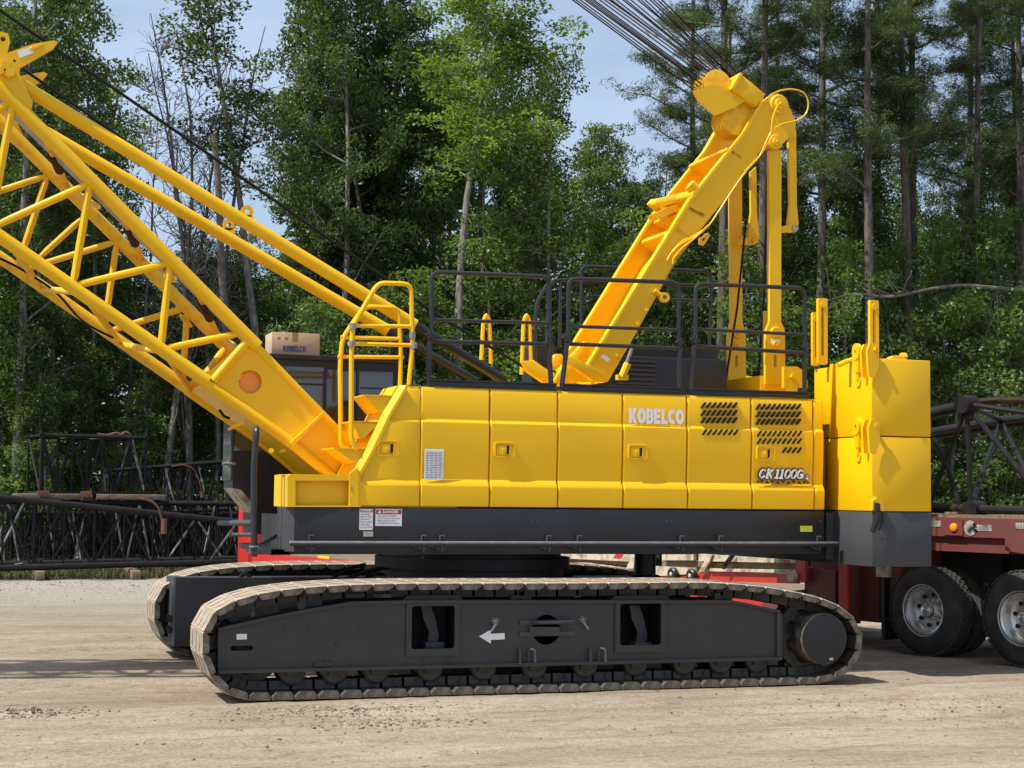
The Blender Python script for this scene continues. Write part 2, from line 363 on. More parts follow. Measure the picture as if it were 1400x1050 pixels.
# far side frame: box with a bright end face
mb = MB(); pl = [Vector((2.33, 3.98, .12)), Vector((8.2, 3.98, .12)), Vector((8.2, 4.9, .12)), Vector((2.22, 4.95, .12))]
mb.prism([Vector((2.36, 3.98, .16)), Vector((8.3, 3.98, .14)), Vector((8.3, 4.38, .14)), Vector((2.31, 4.5, .16))], (0, 0, .82), bev=.008)
fs = part('side_frame', mb, 'ballast', label='boxed side frame of the far track')
mb = MB(); mb.box((2.34, 4.42, .2), (8.3, 5.0, .85)); part('frame_box', mb, 'dark', fs)
for px in (326, 334.5):
    c = P(px, 791, 4.1); mb = MB(); mb.prism(circ((c.x, 4.02+.3*(px < 330), c.z), .078, 20), (0, .07, 0), holes=[circ((c.x, 4.02+.3*(px < 330), c.z), .034, 12)]); part('lifting_eye', mb, 'black', fs)
for px, py in ((224, 845), (239, 860)):
    c = P(px, py, 4.1); mb = MB(); mb.box((2.30, c.y, c.z-.05), (2.345, c.y+.05, c.z+.02)); mb.box((2.29, c.y+.1, c.z-.05), (2.345, c.y+.14, c.z+.03)); part('end_bracket', mb, 'black', fs)
# ---- carbody + turntable
mb = MB(); mb.box((4.35, .8, .42), (5.05, 4.0, .92), .02); mb.box((6.35, .8, .42), (7.05, 4.0, .92), .02); mb.box((4.3, 1.5, .5), (7.1, 3.7, .98), .03)
cb = part('carbody', mb, 'dark')
mb = MB(); mb.lathe((5.65, 2.6, .97), (0, 0, 1), [(0, 1.2), (.10, 1.2), (.10, 1.08), (.20, 1.08), (.20, 1.15), (.32, 1.15), (.32, 1.05), (.46, 1.05)], 56); part('slewing_ring', mb, 'dark')
mb = MB()
for k, (x0, y0, x1, y1) in enumerate(((455, 790, 500, 772), (470, 793, 540, 775), (500, 788, 560, 790))):
    mb.tube([P(x0, y0, 2.2+.2*k), P((x0+x1)/2, (y0+y1)/2-5, 2.2+.2*k), P(x1, y1, 2.2+.2*k)], .022, 8, fil=.1)
part('hydraulic_hose', mb, 'rope')
mb = MB(); c = P(882, 760, 2.4); mb.cyl((c.x, 2.4, 1.0), (c.x, 2.4, 1.4), .13, 16); mb.lathe((c.x+.02, 2.4, .98), (0, 0, 1), [(0, .2), (.06, .2), (.09, .14)], 20); part('swing_motor', mb, 'black')
# ---- upper works
ZT, ZR1, ZR2, ZB = 3.185, 2.795, 2.115, 1.878
Yb = 1.05
mb = MB(); mb.box((5.0, 1.12, 1.88), (9.42, 4.15, 3.10), .01)
body = part('machine_house', mb, 'yellow')
mb = MB(); mb.box((3.24, 1.18, 1.40), (4.8, 1.5, 1.872)); mb.box((4.8, 1.18, 1.40), (9.42, 4.12, 1.872)); part('main_frame', mb, 'dark')
# slanted front of the near housing
def xl(z):      # front edge of the near housing
    pts = [(1.87, 3.875), (2.2, 3.865), (2.46, 4.01), (2.87, 4.2), (3.185, 4.385)]
    for (z0, x0), (z1, x1) in zip(pts, pts[1:]):
        if z <= z1: return x0+(x1-x0)*(z-z0)/(z1-z0)
    return pts[-1][1]
zz = [1.87, 2.0, 2.2, 2.33, 2.46, 2.66, 2.87, 3.02, 3.13]
mb = MB(); mb.prism([Vector((xl(z)+.03, 1.09, z)) for z in zz]+[Vector((5.0, 1.09, 3.13)), Vector((5.0, 1.09, 1.87))], (0, .72, 0)); part('front_housing', mb, 'yellow')
prof = [(3.175, .13), (3.183, .075), (3.165, .035), (3.13, .018), (ZR1+.03, .028), (ZR1, .002), (ZR1-.02, .0), (2.45, .010), (ZR2+.062, .026), (ZR2, -.018), (ZR2-.02, -.020), (ZB+.012, -.008), (ZB+.004, .02)]
seams = [P(x, 610, Yb).x for x in (575, 670, 763, 852, 940, 1028, 1113)]
def panel(xa, xb, ya=0, edge=.012):
    mb = MB(); bm = mb.bm; cols = []
    for f, dy in ((0, .05), (0, 0.010), (edge, 0), (-edge, 0), (-.0001, .010), (-.0001, .05)):
        col = []
        for z, yo in prof:
            a, b = xa(z), xb(z); x = (a+f) if f >= 0 and not (f == -.0001) else b+f
            col.append(bm.verts.new((x, Yb+yo+dy+ya, z)))
        cols.append(col)
    for i in range(len(cols)-1):
        for j in range(len(prof)-1): bm.faces.new((cols[i][j], cols[i][j+1], cols[i+1][j+1], cols[i+1][j]))
    bmesh.ops.recalc_face_normals(bm, faces=bm.faces)
    # make the outside face -Y
    bm.normal_update(); s_ = sum(f.normal.y*f.calc_area() for f in bm.faces)
    if s_ > 0: bmesh.ops.reverse_faces(bm, faces=bm.faces)
    return mb
def latch(px, py, d):
    c = P(px, py, Yb); x, z = c.x, c.z; yy = Yb+.004
    mb = MB(); mb.prism(rrect(x-.118, z-.085, x+.118, z+.082, yy-.012, .03), (0, .03, 0), holes=[rrect(x-.104, z-.071, x+.104, z+.068, yy-.012, .02)])
    mb.prism(rrect(x-.088, z-.056, x+.065, z+.056, yy-.010, .012), (0, .03, 0), holes=[rrect(x-.078, z-.048, x+.055, z+.048, yy-.010, .006)])
    mb.prism(rrect(x-.074, z-.044, x+.020, z+.044, yy-.008, .008), (0, .012, 0)); mb.cyl((x-.01, yy-.020, z), (x-.01, yy, z), .02, 12)
    o = part('door_latch', mb, 'yellow', d)
    mb = MB(); mb.box((x+.024, yy-.003, z-.046), (x+.052, yy+.01, z+.046)); part('latch_recess', mb, 'dark', d); return o
def slots(rows, d):
    mb = MB()
    for x0, x1, n, y in rows:
        for k in range(n):
            px = x0+(x1-x0)*k/(n-1); a, b = P(px-2.1, y+2.9, Yb), P(px+2.1, y-2.9, Yb); yy = Yb+.0
            ax = (b-a); ax.y = 0; w = Vector((ax.z, 0, -ax.x)).normalized()*.0115; pts = []
            for s_, e in ((1, b), (-1, a)):
                for q in range(5):
                    t = math.pi*q/4; pts.append(Vector((e.x, 0, e.z))+(w*math.cos(t)*s_)+(ax.normalized()*.0115*math.sin(t)*s_))
            yo = .010 if e.z < 2.5 else .004
            mb.prism([Vector((p.x, Yb-.006, p.z)) for p in pts], (0, .06, 0))
    part('vent_slots', mb, 'slot', d)  # raised dark plates paint the shade inside open slots
names = []
X7 = P(1127, 620, Yb).x
doors = [part('side_door', panel(xl, lambda z: seams[0]-.007, edge=.05), 'yellow', label='slant-edged front side door')]
for i in range(6):
    doors.append(part('side_door', panel(lambda z, a=seams[i]+.007: a, lambda z, b=seams[i+1]-.007: b), 'yellow', label=[None, None, None, 'side door with the maker name', 'side door with one block of vent slots', 'rearmost side door with the model number'][i]))
part('corner_panel', panel(lambda z: seams[6]+.007, lambda z: X7, ya=.004), 'yellow')
latch(531, 613, doors[0]); latch(690, 615, doors[1]); latch(872, 618, doors[4-1]); latch(1047, 620, doors[6])
# bright slanted edge strip at the housing front
mb = MB(); bm = mb.bm; A = []; 
for z in zz+[3.183]: A.append([bm.verts.new((xl(z)+dx, Yb+dy, z)) for dx, dy in ((.055, -.006), (.02, -.006), (-.045, .045), (-.05, .75))])
for i in range(len(A)-1):
    for j in range(3): bm.faces.new((A[i][j], A[i+1][j], A[i+1][j+1], A[i][j+1]))
part('front_edge_trim', mb, 'yellow')
slots([(962, 1005, 7, 554), (962, 1005, 7, 564.5), (962, 1005, 7, 574.5), (963, 1006, 7, 591)], doors[5])
slots([(1037, 1092, 9, 556), (1037, 1092, 9, 566.5), (1037, 1092, 9, 576.5), (1038, 1093, 9, 593), (1038, 1093, 9, 603), (1072.5, 1093, 4, 615.5)], doors[6])
# lettering: maker name
a, b = P(860.5, 578, Yb), P(937.5, 560, Yb); yN = Yb+.012
def stroke(mb, pts, w, Y, closed=False):      # flat strokes with square ends
    for (x0, z0), (x1, z1) in zip(pts, pts[1:]+([pts[0]] if closed else [])):
        d = Vector((x1-x0, 0, z1-z0)); 
        if d.length < 1e-6: continue
        n = Vector((d.z, 0, -d.x)).normalized()*w/2; e = d.normalized()*w*.18
        p, q = Vector((x0, Y, z0))-e, Vector((x1, Y, z1))+e; mb.prism([p+n, q+n, q-n, p-n], (0, .003, 0))
GL = {'K': [[(0,0),(.36,0),(.36,.34),(.66,0),(1.06,0),(.60,.52),(1.02,1),(.64,1),(.36,.66),(.36,1),(0,1)]],
 'B': [[(0,0),(.62,0),(.86,.06),(.97,.2),(.96,.38),(.85,.5),(.93,.62),(.94,.8),(.84,.94),(.62,1),(0,1)], [(.33,.2),(.58,.2),(.64,.3),(.58,.41),(.33,.41)], [(.33,.6),(.56,.6),(.61,.7),(.56,.8),(.33,.8)]],
 'E': [[(0,0),(.88,0),(.88,.24),(.35,.24),(.35,.39),(.82,.39),(.82,.61),(.35,.61),(.35,.76),(.88,.76),(.88,1),(0,1)]], 'L': [[(0,0),(.86,0),(.86,.25),(.36,.25),(.36,1),(0,1)]]}
_n = 24
GL['O'] = [[(.5+.54*math.cos(2*math.pi*k/_n), .5+.5*math.sin(2*math.pi*k/_n)) for k in range(_n)], [(.5+.20*math.cos(2*math.pi*k/_n), .5+.22*math.sin(2*math.pi*k/_n)) for k in range(_n)]]
_t = [math.radians(52+256*k/18) for k in range(19)]
GL['C'] = [[(.54+.56*math.cos(t), .5+.5*math.sin(t)) for t in _t]+[(.54+.22*math.cos(t), .5+.23*math.sin(t)) for t in _t[::-1]]]
def maker(x0, z0, H, Y, name, parent, m, W=None, wt=0):
    adv = W/7.05; xx = x0
    for ch in 'KOBELCO':
        g = adv*(.98 if ch in 'KO' else .90); mb = MB(); L_ = [[Vector((xx+u*g, Y, z0+v*H)) for u, v in lp] for lp in GL[ch]]
        mb.prism(L_[0], (0, .003, 0), holes=L_[1:]); part(name, mb, m, parent); xx += g*(1.10 if ch in 'KO' else (1.06 if ch != 'L' else .96))
a, b = P(860.5, 578.5, Yb), P(937.5, 560, Yb)
maker(a.x, a.z, b.z-a.z, Yb+.008, 'maker_letter', doors[4], 'white', W=b.x-a.x)
def arc(cx, cy, rx, ry, a0, a1, n=12): return [(cx+rx*math.cos(math.radians(a0+(a1-a0)*k/n)), cy+ry*math.sin(math.radians(a0+(a1-a0)*k/n))) for k in range(n+1)]
SG = {'C': [arc(.5, .5, .40, .38, 45, 325)], 'K': [[(.12, .1), (.12, .9)], [(.15, .45), (.75, .88)], [(.35, .55), (.8, .12)], [(0, .10), (.3, .10)], [(0, .9), (.3, .9)]], '1': [[(.35, .1), (.35, .88)], [(.1, .82), (.35, .88)], [(.08, .10), (.62, .10)]], '0': [arc(.46, .5, .37, .39, 0, 360, 16)], 'G': [arc(.5, .5, .40, .38, 45, 330), [(.5, .45), (.9, .45)], [(.86, .45), (.86, .15)]], '-': [[(0, .5), (.3, .5)]], '2': [arc(.4, .65, .3, .25, 160, -40, 8)+[(.1, .1)], [(.1, .1), (.75, .1)]]}
def model(x0, z0, H, W, Y, m, ww, parent):
    k_ = H*.27
    for ch, ux, wd, sc_ in (('C', 0, .13, 1), ('K', .145, .125, 1), ('1', .31, .11, 1), ('1', .40, .11, 1), ('0', .495, .125, 1), ('0', .615, .125, 1), ('G', .735, .13, 1), ('-', .885, .05, .45), ('2', .925, .06, .45)):
        mb = MB(); j = 0
        for pl in SG[ch]:
            q_ = [(x0+W*(ux+wd*u)+k_*v*sc_, z0+H*sc_*v) for u, v in pl]; stroke(mb, q_, ww*(1 if sc_ == 1 else .5)*(1.0 if ch not in '-2' or ww < H*.3 else 1.2), Y-.0006*j); j += 1
            for (u, v) in q_[1:-1]: mb.prism([Vector((u+ww*.44*sc_*math.cos(a_), Y-.0006*j-.0003, v+ww*.48*sc_*math.sin(a_))) for a_ in [math.pi*k/4 for k in range(8)]], (0, .003, 0)); 
        part('model_digit' if ch in '0121-' else 'model_letter', mb, m, parent)
a, b = P(1034, 654.5, Yb), P(1106, 641, Yb)
H_, W_ = (b.z-a.z)*.96, (b.x-a.x)*.97
model(a.x+.02, a.z, H_, W_, Yb-.004, 'ink', H_*.44, doors[6]); model(a.x+.02, a.z, H_, W_, Yb-.012, 'white', H_*.20, doors[6])
mb = MB()
for k in range(9):
    x = a.x+.03+(b.x-a.x-.06)*k/9; w_ = (b.x-a.x-.06)/9; z1, z0 = P(1040, 656.5, Yb).z, P(1040, 661, Yb).z
    mb.prism([Vector((x, Yb-.012, z0)), Vector((x+w_, Yb-.012, z0)), Vector((x+w_/2, Yb-.012, z1))] if k % 2 else [Vector((x, Yb-.012, z1)), Vector((x+w_/2, Yb-.012, z0)), Vector((x+w_, Yb-.012, z1))], (0, .006, 0))
mb.prism([Vector((a.x-.01, Yb-.012, (z0+z1)/2)), Vector((a.x+.03, Yb-.012, z0)), Vector((a.x+.03, Yb-.012, z1))], (0, .006, 0)); mb.prism([Vector((b.x+.01, Yb-.012, (z0+z1)/2)), Vector((b.x-.03, Yb-.012, z0)), Vector((b.x-.03, Yb-.012, z1))], (0, .006, 0))
part('truss_stripe', mb, 'ink', doors[6])
# paper chart on the second door
def sheet(name, x0, y0, x1, y1, Y, m, parent, th=.003):
    mb = MB(); a, b = P(x0, y1, Y), P(x1, y0, Y); mb.box((a.x, Y-th, a.z), (b.x, Y, b.z)); return part(name, mb, m, parent), a, b
ch, a, b = sheet('chart_sheet', 580, 614, 606.5, 656, Yb-.004, 'white', doors[1])
mb = MB(); rg = random.Random(5)
for r_ in range(16):
    z = b.z-.03-(b.z-a.z-.04)*r_/16
    for c_ in range(4):
        x = a.x+.012+(b.x-a.x-.02)*c_/4
        mb.box((x, Yb-.0095, z-.007), (x+.03+.015*rg.random(), Yb-.007, z))
part('chart_print', mb, 'inkg', ch)
# ---- skirt
mb = MB(); s0, s1, zs0 = P(403, 700, Yb).x, 9.48, 1.505
mb.box((s0, Yb+.01, zs0), (s1, Yb+.05, 1.866), .004); mb.box((s0, Yb+.075, 1.372), (s1-.04, Yb+.11, 1.50)); mb.box((s0, Yb+.05, 1.37), (s1-.04, Yb+.5, 1.385))
sk = part('lower_skirt', mb, 'skirt')
mb = MB(); mb.prism([Vector((s0, Yb+.01, 1.40)), Vector((s0-.11, Yb+.13, 1.40)), Vector((s0-.11, 1.45, 1.40)), Vector((s0, 1.45, 1.4))], (0, 0, .466)); part('corner_plate', mb, 'ballast')
mb = MB(); xe = P(1146, 742, Yb-.06).x
mb.box((P(395, 742, Yb).x, Yb-.075, 1.488), (xe, Yb+.0, 1.512), .004); rl = part('ledge_rail', mb, 'galv')
mb = MB(); mb.box((P(395, 742, Yb).x, Yb-.07, 1.462), (xe-.02, Yb-.045, 1.487)); part('rail_web', mb, 'skirt', rl)
for x in (425, 578, 603, 749, 791, 931, 984, 1118):
    c = P(x, 742, Yb); mb = MB()
    mb.tube([Vector((c.x-.022, Yb-.03, 1.51)), Vector((c.x-.022, Yb-.03, 1.572)), Vector((c.x+.022, Yb-.03, 1.572)), Vector((c.x+.022, Yb-.03, 1.535))], .008, 6)
    mb.box((c.x-.008, Yb-.05, 1.40), (c.x+.008, Yb-.03, 1.49)); mb.box((c.x-.05, Yb-.01, 1.42), (c.x+.05, Yb+.07, 1.47), .008)
    mb.tube([Vector((c.x-.13, Yb+.0, 1.475)), Vector((c.x-.09, Yb-.02, 1.445)), Vector((c.x-.04, Yb-.02, 1.45))], .009, 6); mb.tube([Vector((c.x+.04, Yb-.02, 1.45)), Vector((c.x+.1, Yb-.02, 1.465)), Vector((c.x+.14, Yb+.01, 1.45))], .009, 6)
    part('rail_clamp', mb, 'ballast', rl)
mb = MB()
for x, y in ((409, 711), (563, 711), (726, 712), (734, 712), (911, 713), (918, 713), (1122, 713)):
    c = P(x, y, Yb); mb.cyl(Vector((c.x, Yb-.004, c.z)), Vector((c.x, Yb+.02, c.z)), .012, 8)
part('skirt_bolts', mb, 'ballast', sk)
def sign(x0, y0, x1, y1, words, lines):
    s_, a, b = sheet('warning_sign', x0, y0, x1, y1, Yb+.006, 'white', sk); W, H = b.x-a.x, b.z-a.z
    mb = MB(); hh = H*(.28 if W > H else .13); mb.box((a.x+.006, Yb+.0005, b.z-hh-.006), (b.x-.006, Yb+.003, b.z-.008)); part('red_header', mb, 'redink', s_)
    text('danger_word', words, (a.x+W*.27, Yb-.0005, b.z-hh*.86), hh*.58, s_, 'white', width=W*.6, off=.001, ext=.001)
    mb = MB(); mb.prism([Vector((a.x+W*.08, Yb-.001, b.z-hh*.88)), Vector((a.x+W*.22, Yb-.001, b.z-hh*.88)), Vector((a.x+W*.15, Yb-.001, b.z-hh*.25))], (0, .0015, 0)); part('alert_triangle', mb, 'white', s_)
    for k, t in enumerate(lines):
        text('sign_line', t, (a.x+W*.08, Yb+.002, b.z-hh-.01-(H-hh-.03)*(k+.9)/len(lines)), (H-hh)*.5/len(lines), s_, 'inkg', width=W*(.84 if k % 2 else .7), ext=.0008)
sign(513, 696, 549.5, 719, 'DANGER', ['STAY CLEAR OF MACHINE', 'IT MAY START OR SWING', 'SERIOUS INJURY OR DEATH', 'COULD RESULT FROM CONTACT'])
sign(491, 696, 510, 724.5, 'DANGER', ['READ MANUAL', 'BEFORE WORK', 'KEEP AWAY', 'FROM LINES', 'AND LOADS', 'AT ALL TIMES'])
sheet('small_label', 496.5, 726.5, 510, 733.5, Yb+.006, 'cream', sk)
rf, a, b = sheet('side_reflector', 1094.5, 719, 1110, 727, Yb+.006, 'lens', sk, .012)
# ---- yellow front box below the boom foot
Yq = 1.03
mb = MB(); mb.prism(PS([(393, 652), (397, 648.5), (487, 648.5), (487, 693), (393, 693)], Yq), (0, .04, 0), holes=[PS([(404, 657), (477, 657), (477, 691), (404, 691)], Yq)])
a, b = P(393, 693, Yq), P(487, 650, Yq); mb.box((a.x, Yq+.035, a.z), (a.x+.04, Yq+.8, b.z)); mb.box((a.x+.03, Yq+.035, b.z-.03), (b.x, Yq+.8, b.z+.005)); mb.box((a.x+.03, Yq+.10, a.z), (b.x, Yq+.13, b.z-.03))
fb = part('front_step_box', mb, 'yellow')
mb = MB(); mb.prism(PS([(407, 660), (427, 660), (427, 690), (407, 690)], Yq+.095), (0, .01, 0)); part('access_cover', mb, 'yellow', fb)
mb = MB(); mb.prism(PS([(478, 648), (487, 640), (490, 640), (490, 693), (478, 693)], Yq-.012), (0, .05, 0)); part('box_post', mb, 'yellow', fb)
mb = MB()
for k in range(5): c = P(481, 666+k*1.8+(10 if k > 3 else 0), Yq-.012); mb.cyl(c-Vector((0, .004, 0)), c+Vector((0, .004, 0)), .005, 6)
part('rivet', mb, 'ink', fb)
# ---- steps
for pts in ([(500, 541), (543, 542), (524, 564), (518, 563)], [(483, 577), (519, 579), (497, 599), (491, 598)], [(458, 613.5), (501, 614), (489, 634), (484, 633)]):
    mb = MB(); mb.prism(PS(pts, 1.12), (0, .6, 0)); a, b = P(pts[0][0], pts[0][1], 1.12), P(pts[1][0], pts[1][1], 1.12)
    mb.box((a.x-.02, 1.10, a.z), (b.x, 1.74, a.z+.012)); part('step', mb, 'yellow')
# ---- yellow ladder hoops
def pipe(name, pxs, Y, r, m, fil=.07, parent=None, seg=8):
    mb = MB()
    for L_ in pxs: mb.tube(PS(L_, Y), r, seg, fil=fil)
    return part(name, mb, m, parent)
lr = pipe('ladder_handrail', [[(488, 615), (480, 600), (480.5, 485), (482, 446), (517, 386.5), (562, 388.5), (564, 470), (559, 526)]], 1.10, .026, 'yellow', .09)
pipe('cross_rail', [[(480, 445), (567, 446.5)], [(476, 469.5), (568, 472)]], 1.10, .022, 'yellow', 0, lr)
mb = MB()
for x, y in ((482, 446), (481, 470), (564, 458), (566, 472)): mb.cyl(P(x, y-4, 1.08), P(x, y+4, 1.08), .036, 10)
part('rail_joint', mb, 'galv', lr)
lr = pipe('ladder_handrail', [[(478, 615), (466, 609), (465, 500), (468, 463), (498, 419), (545, 421), (548, 480), (547, 528)]], 1.62, .026, 'yellow', .09)
pipe('cross_rail', [[(466, 461), (548, 463.5)], [(462, 487.5), (552, 488.5)]], 1.62, .022, 'yellow', 0, lr)
# ---- deck toe boards and black guard rails
segs = [(590, 751, 586, 760, 372, 378.5, 437, 442, 466.5, 470.5), (777, 928, 768, 935, 381, 386, 446, 451, 470, 476.5), (951, 1100, 944, 1106, 388, 394, 450, 457.5, 473, 483)]
Yr = 1.12
for x0, x1, b0, b1, t0, t1, m0, m1, l0, l1 in segs:
    mb = MB(); z0 = 3.215; xa, xb = P(b0, 525, Yr).x, P(b1, 530, Yr).x; xa2, xb2 = P(x0, l0, Yr).x, P(x1, l1, Yr).x
    mb.tube([Vector((xa2, Yr, P(x0, l0+3, Yr).z))]+PS([(x0, t0), (x1, t1)], Yr)+[Vector((xb2, Yr, P(x1, l1+3, Yr).z))], .025, 8, fil=.1)
    g = part('guard_rail', mb, 'rail')
    mb = MB(); mb.tube(PS([(x0, m0), (x1, m1)], Yr), .02, 8); mb.tube(PS([(x0-4, l0), (x1+6, l1)], Yr), .023, 8); part('cross_rail', mb, 'rail', g)
    for xp, xq, yy in ((x0-2, b0-4, l0), (x1+2, b1-6, l1)):
        mb = MB(); mb.tube([P(xp, yy, Yr), P(xp-2, yy+20, Yr), P(xq+(4 if xq < x0 else 0), 527+(xq-590)*.02, Yr)], .03, 8, fil=.06); part('rail_post', mb, 'rail', g)
    mb = MB()
    for xp, yy in ((x0-2, l0-9), (x1+1, l1-9)):
        c = P(xp, yy, Yr-.01); mb.cyl(c-Vector((0, 0, .04)), c+Vector((0, 0, .05)), .034, 10); mb.box(c-Vector((.05, .03, .012)), c+Vector((.05, .03, .012)), .004); mb.tube([c+Vector((.03, -.03, 0)), c+Vector((.06, -.03, -.05))], .008, 6)
    part('rail_clamp', mb, 'rail', g)
    mb = MB(); mb.box((xa, Yr-.02, 3.186), (xb, Yr+.01, 3.255), .004); mb.box((xa, Yr-.05, 3.245), (xb, Yr+.02, 3.262)); part('toe_board', mb, 'rail', g)
mb = MB(); mb.box((4.75, Yr+.02, 3.14), (9.3, Yr+.45, 3.165)); mb.box((4.75, 3.0, 3.12), (9.2, 4.1, 3.15)); part('deck_plate', mb, 'black')
g = pipe('guard_rail', [[(795, 470), (795, 368), (801, 364.5), (972, 371), (972, 405), (970, 470)], [(795, 445), (795, 415), (803, 405), (975, 412)], [(797, 385), (975, 391)]], 4.0, .024, 'rail', .1)
g = pipe('guard_rail', [[(751, 390), (757, 383), (775, 383)], [(766, 385), (765, 475)], [(748, 389), (733, 415), (731, 500)]], 2.2, .022, 'rail', .08)
mb = MB()
for c in (P(735, 500, 3.3), P(660, 500, 2.6)): pass
mb.box((P(733, 0, 3.0).x, 3.0, 3.1), (P(765, 0, 3.0).x, 3.4, P(740, 473, 3.0).z)); part('control_box', mb, 'black')
for x in (665, 720):
    pipe('grab_handle', [[(x-7, 512 if x > 700 else 492), (x-4, 440), (x, 429), (x+4, 440), (x+6, 506 if x > 700 else 497)]], 2.9, .026, 'yellow', .06)
# ---- engine cover (black, louvred)
mb = MB(); a, b = P(832, 525, 2.35), P(995, 492, 2.35); mb.box((a.x, 2.35, 3.1), (b.x, 3.9, b.z), .03)
ec = part('engine_cover', mb, 'skirt')
mb = MB()
for k in range(6): z = b.z-.06-.055*k; mb.box((a.x+.1, 2.32, z-.012), (a.x+.6, 2.352, z+.008))
part('louvre', mb, 'ballast', ec)
mb = MB(); a = P(915, 495, 3.6); mb.box((P(850, 0, 3.9).x, 3.95, 3.12), (P(985, 0, 3.9).x, 4.1, P(900, 473, 4.0).z)); part('rear_screen', mb, 'black')
mb = MB(); mb.tube([P(850, 516, 1.75), P(858, 497, 1.75)], .045, 10); mb.box(P(845, 512, 1.72), P(856, 520, 1.8)); part('arm_cylinder', mb, 'yellow')
mb = MB(); mb.tube([P(851, 512, 1.75), P(864, 476, 1.75)], .022, 10); part('cylinder_rod', mb, 'steel')
# ---- cab
CO = [(2.99, 3.60), (2.86, 3.05), (2.83, 2.64), (2.84, 2.06), (3.16, 1.80), (3.16, 1.52), (4.90, 1.52), (4.93, 3.60)]
Yc0, Yc1 = 3.36, 4.05
CO = [(x+(.08 if x < 3.1 else 0), z) for x, z in CO]
mb = MB(); mb.prism([Vector((x, Yc0, z)) for x, z in CO], (0, Yc1-Yc0, 0)); cab = part('cab', mb, 'black', label='black operator cab behind the boom foot')
mb = MB(); mb.box((2.95, Yc0-.03, 3.60), (4.96, Yc1+.02, 3.665), .015); part('roof', mb, 'skirt', cab)
def cabwin(nm, pts, g='glass'):
    mb = MB(); mb.prism([Vector((x, Yc0-.006, z)) for x, z in pts], (0, .004, 0)); return part(nm, mb, g, cab)
cabwin('side_window', [(3.05, 3.52), (3.98, 3.52), (3.98, 2.5), (2.92, 2.5)]); cabwin('side_window', [(4.02, 3.5), (4.38, 3.5), (4.38, 2.05), (4.02, 2.05)]); cabwin('side_window', [(4.42, 3.5), (4.84, 3.5), (4.84, 2.5), (4.42, 2.5)])
mb = MB(); mb.box((3.45, Yc0-.02, 3.30), (4.02, Yc0-.006, 3.325)); mb.box((4.44, Yc0-.02, 3.28), (4.82, Yc0-.006, 3.30)); mb.box((4.39, Yc0-.025, 2.1), (4.415, Yc0-.006, 3.52)); mb.box((3.985, Yc0-.025, 2.1), (4.012, Yc0-.006, 3.52)); part('window_frame', mb, 'rail', cab)
mb = MB(); mb.prism([Vector((4.47, Yc0-.02, 2.78)), Vector((4.70, Yc0-.02, 2.78)), Vector((4.70, Yc0-.02, 3.18)), Vector((4.47, Yc0-.02, 3.18))], (0, .01, 0)); part('window_grey_panel', mb, 'ballast', cab)  # blue-grey panel laid on the rear side window
mb = MB(); mb.prism([Vector((2.915, Yc0-.01, 2.06)), Vector((3.02, Yc0-.01, 2.04)), Vector((3.16, Yc0-.01, 1.88)), Vector((3.16, Yc0-.01, 1.77))], (0, .71, 0)); part('lower_panel', mb, 'cream', cab)
mb = MB(); mb.box((2.895, Yc0+.04, 2.15), (2.93, Yc1-.04, 3.0)); part('windscreen', mb, 'glass', cab)
mb = MB(); mb.tube([P(304, 634, 3.3), P(322, 634, 3.3)], .02, 8); mb.tube([P(313, 628, 3.3), P(313, 640, 3.3)], .015, 6); part('mirror_arm', mb, 'galv', cab)
# cab-side platform, brace and grab rail
mb = MB(); mb.box((3.0, 1.15, 1.36), (s0-.02, 3.3, 1.42)); mb.box((3.14, 1.6, 1.42), (3.2, 2.6, 1.78))
mb.prism(PS([(355, 743), (392, 722), (392, 728), (362, 745)], 1.5), (0, .03, 0)); pf = part('front_platform', mb, 'skirt')
mb = MB(); mb.box((P(346, 755, 1.2).x, 1.15, P(346, 758, 1.2).z), (s0, 1.6, P(346, 751, 1.2).z)); part('tread_plate', mb, 'ballast', pf)
mb = MB(); A = PS([(347.5, 761), (347.5, 640), (351, 592)], 1.18); A[-1].z += .05
B = [Vector((p.x+.02, p.y+.16, p.z)) for p in A[::-1]]
mb.tube(A[:2]+[A[2]]+B, .032, 10, fil=.09, fseg=5); gr_ = part('grab_rail', mb, 'rail')
mb = MB(); mb.cyl(P(347.5, 746, 1.18), P(347.5, 748, 1.18), .055, 10); part('rail_collar', mb, 'galv', gr_)
mb = MB(); mb.tube([P(318, 731, 1.6), P(348, 731, 1.3)], .022, 8); mb.box(P(314, 728, 1.6), P(320, 734, 1.63)); mb.tube([P(300, 715, 2.4), P(346, 715, 1.3)], .032, 8); part('mirror_bar', mb, 'ballast')
# ---- counterweight
CX0, CX1, CY0 = 9.69, 10.47, .35
cw = MB(); 
zc = [1.25, 1.875, P(1190, 596, CY0).z, 3.62]
mb = MB(); mb.box((CX0, CY0, zc[1]+.004), (CX1, 1.42, zc[2]-.006), .012); mb.box((CX0, 1.43, zc[1]+.004), (CX1, 3.77, zc[2]-.006), .012); mb.box((CX0, 3.78, zc[1]+.004), (CX1, 4.85, zc[2]-.006), .012)
cwo = part('counterweight', mb, 'yellow', label='yellow counterweight stack at the rear')
mb = MB(); mb.box((CX0, CY0, zc[2]+.006), (CX1, 1.30, zc[3]), .012); mb.box((CX0+.02, 1.31, zc[2]+.006), (CX1, 1.72, zc[3]-.03), .03); mb.box((CX0+.02, 1.74, zc[2]+.006), (CX1, 3.48, 3.2), .02); mb.box((CX0, 3.5, zc[2]+.006), (CX1, 4.85, zc[3]), .012); part('ballast_slab', mb, 'yellow', cwo)
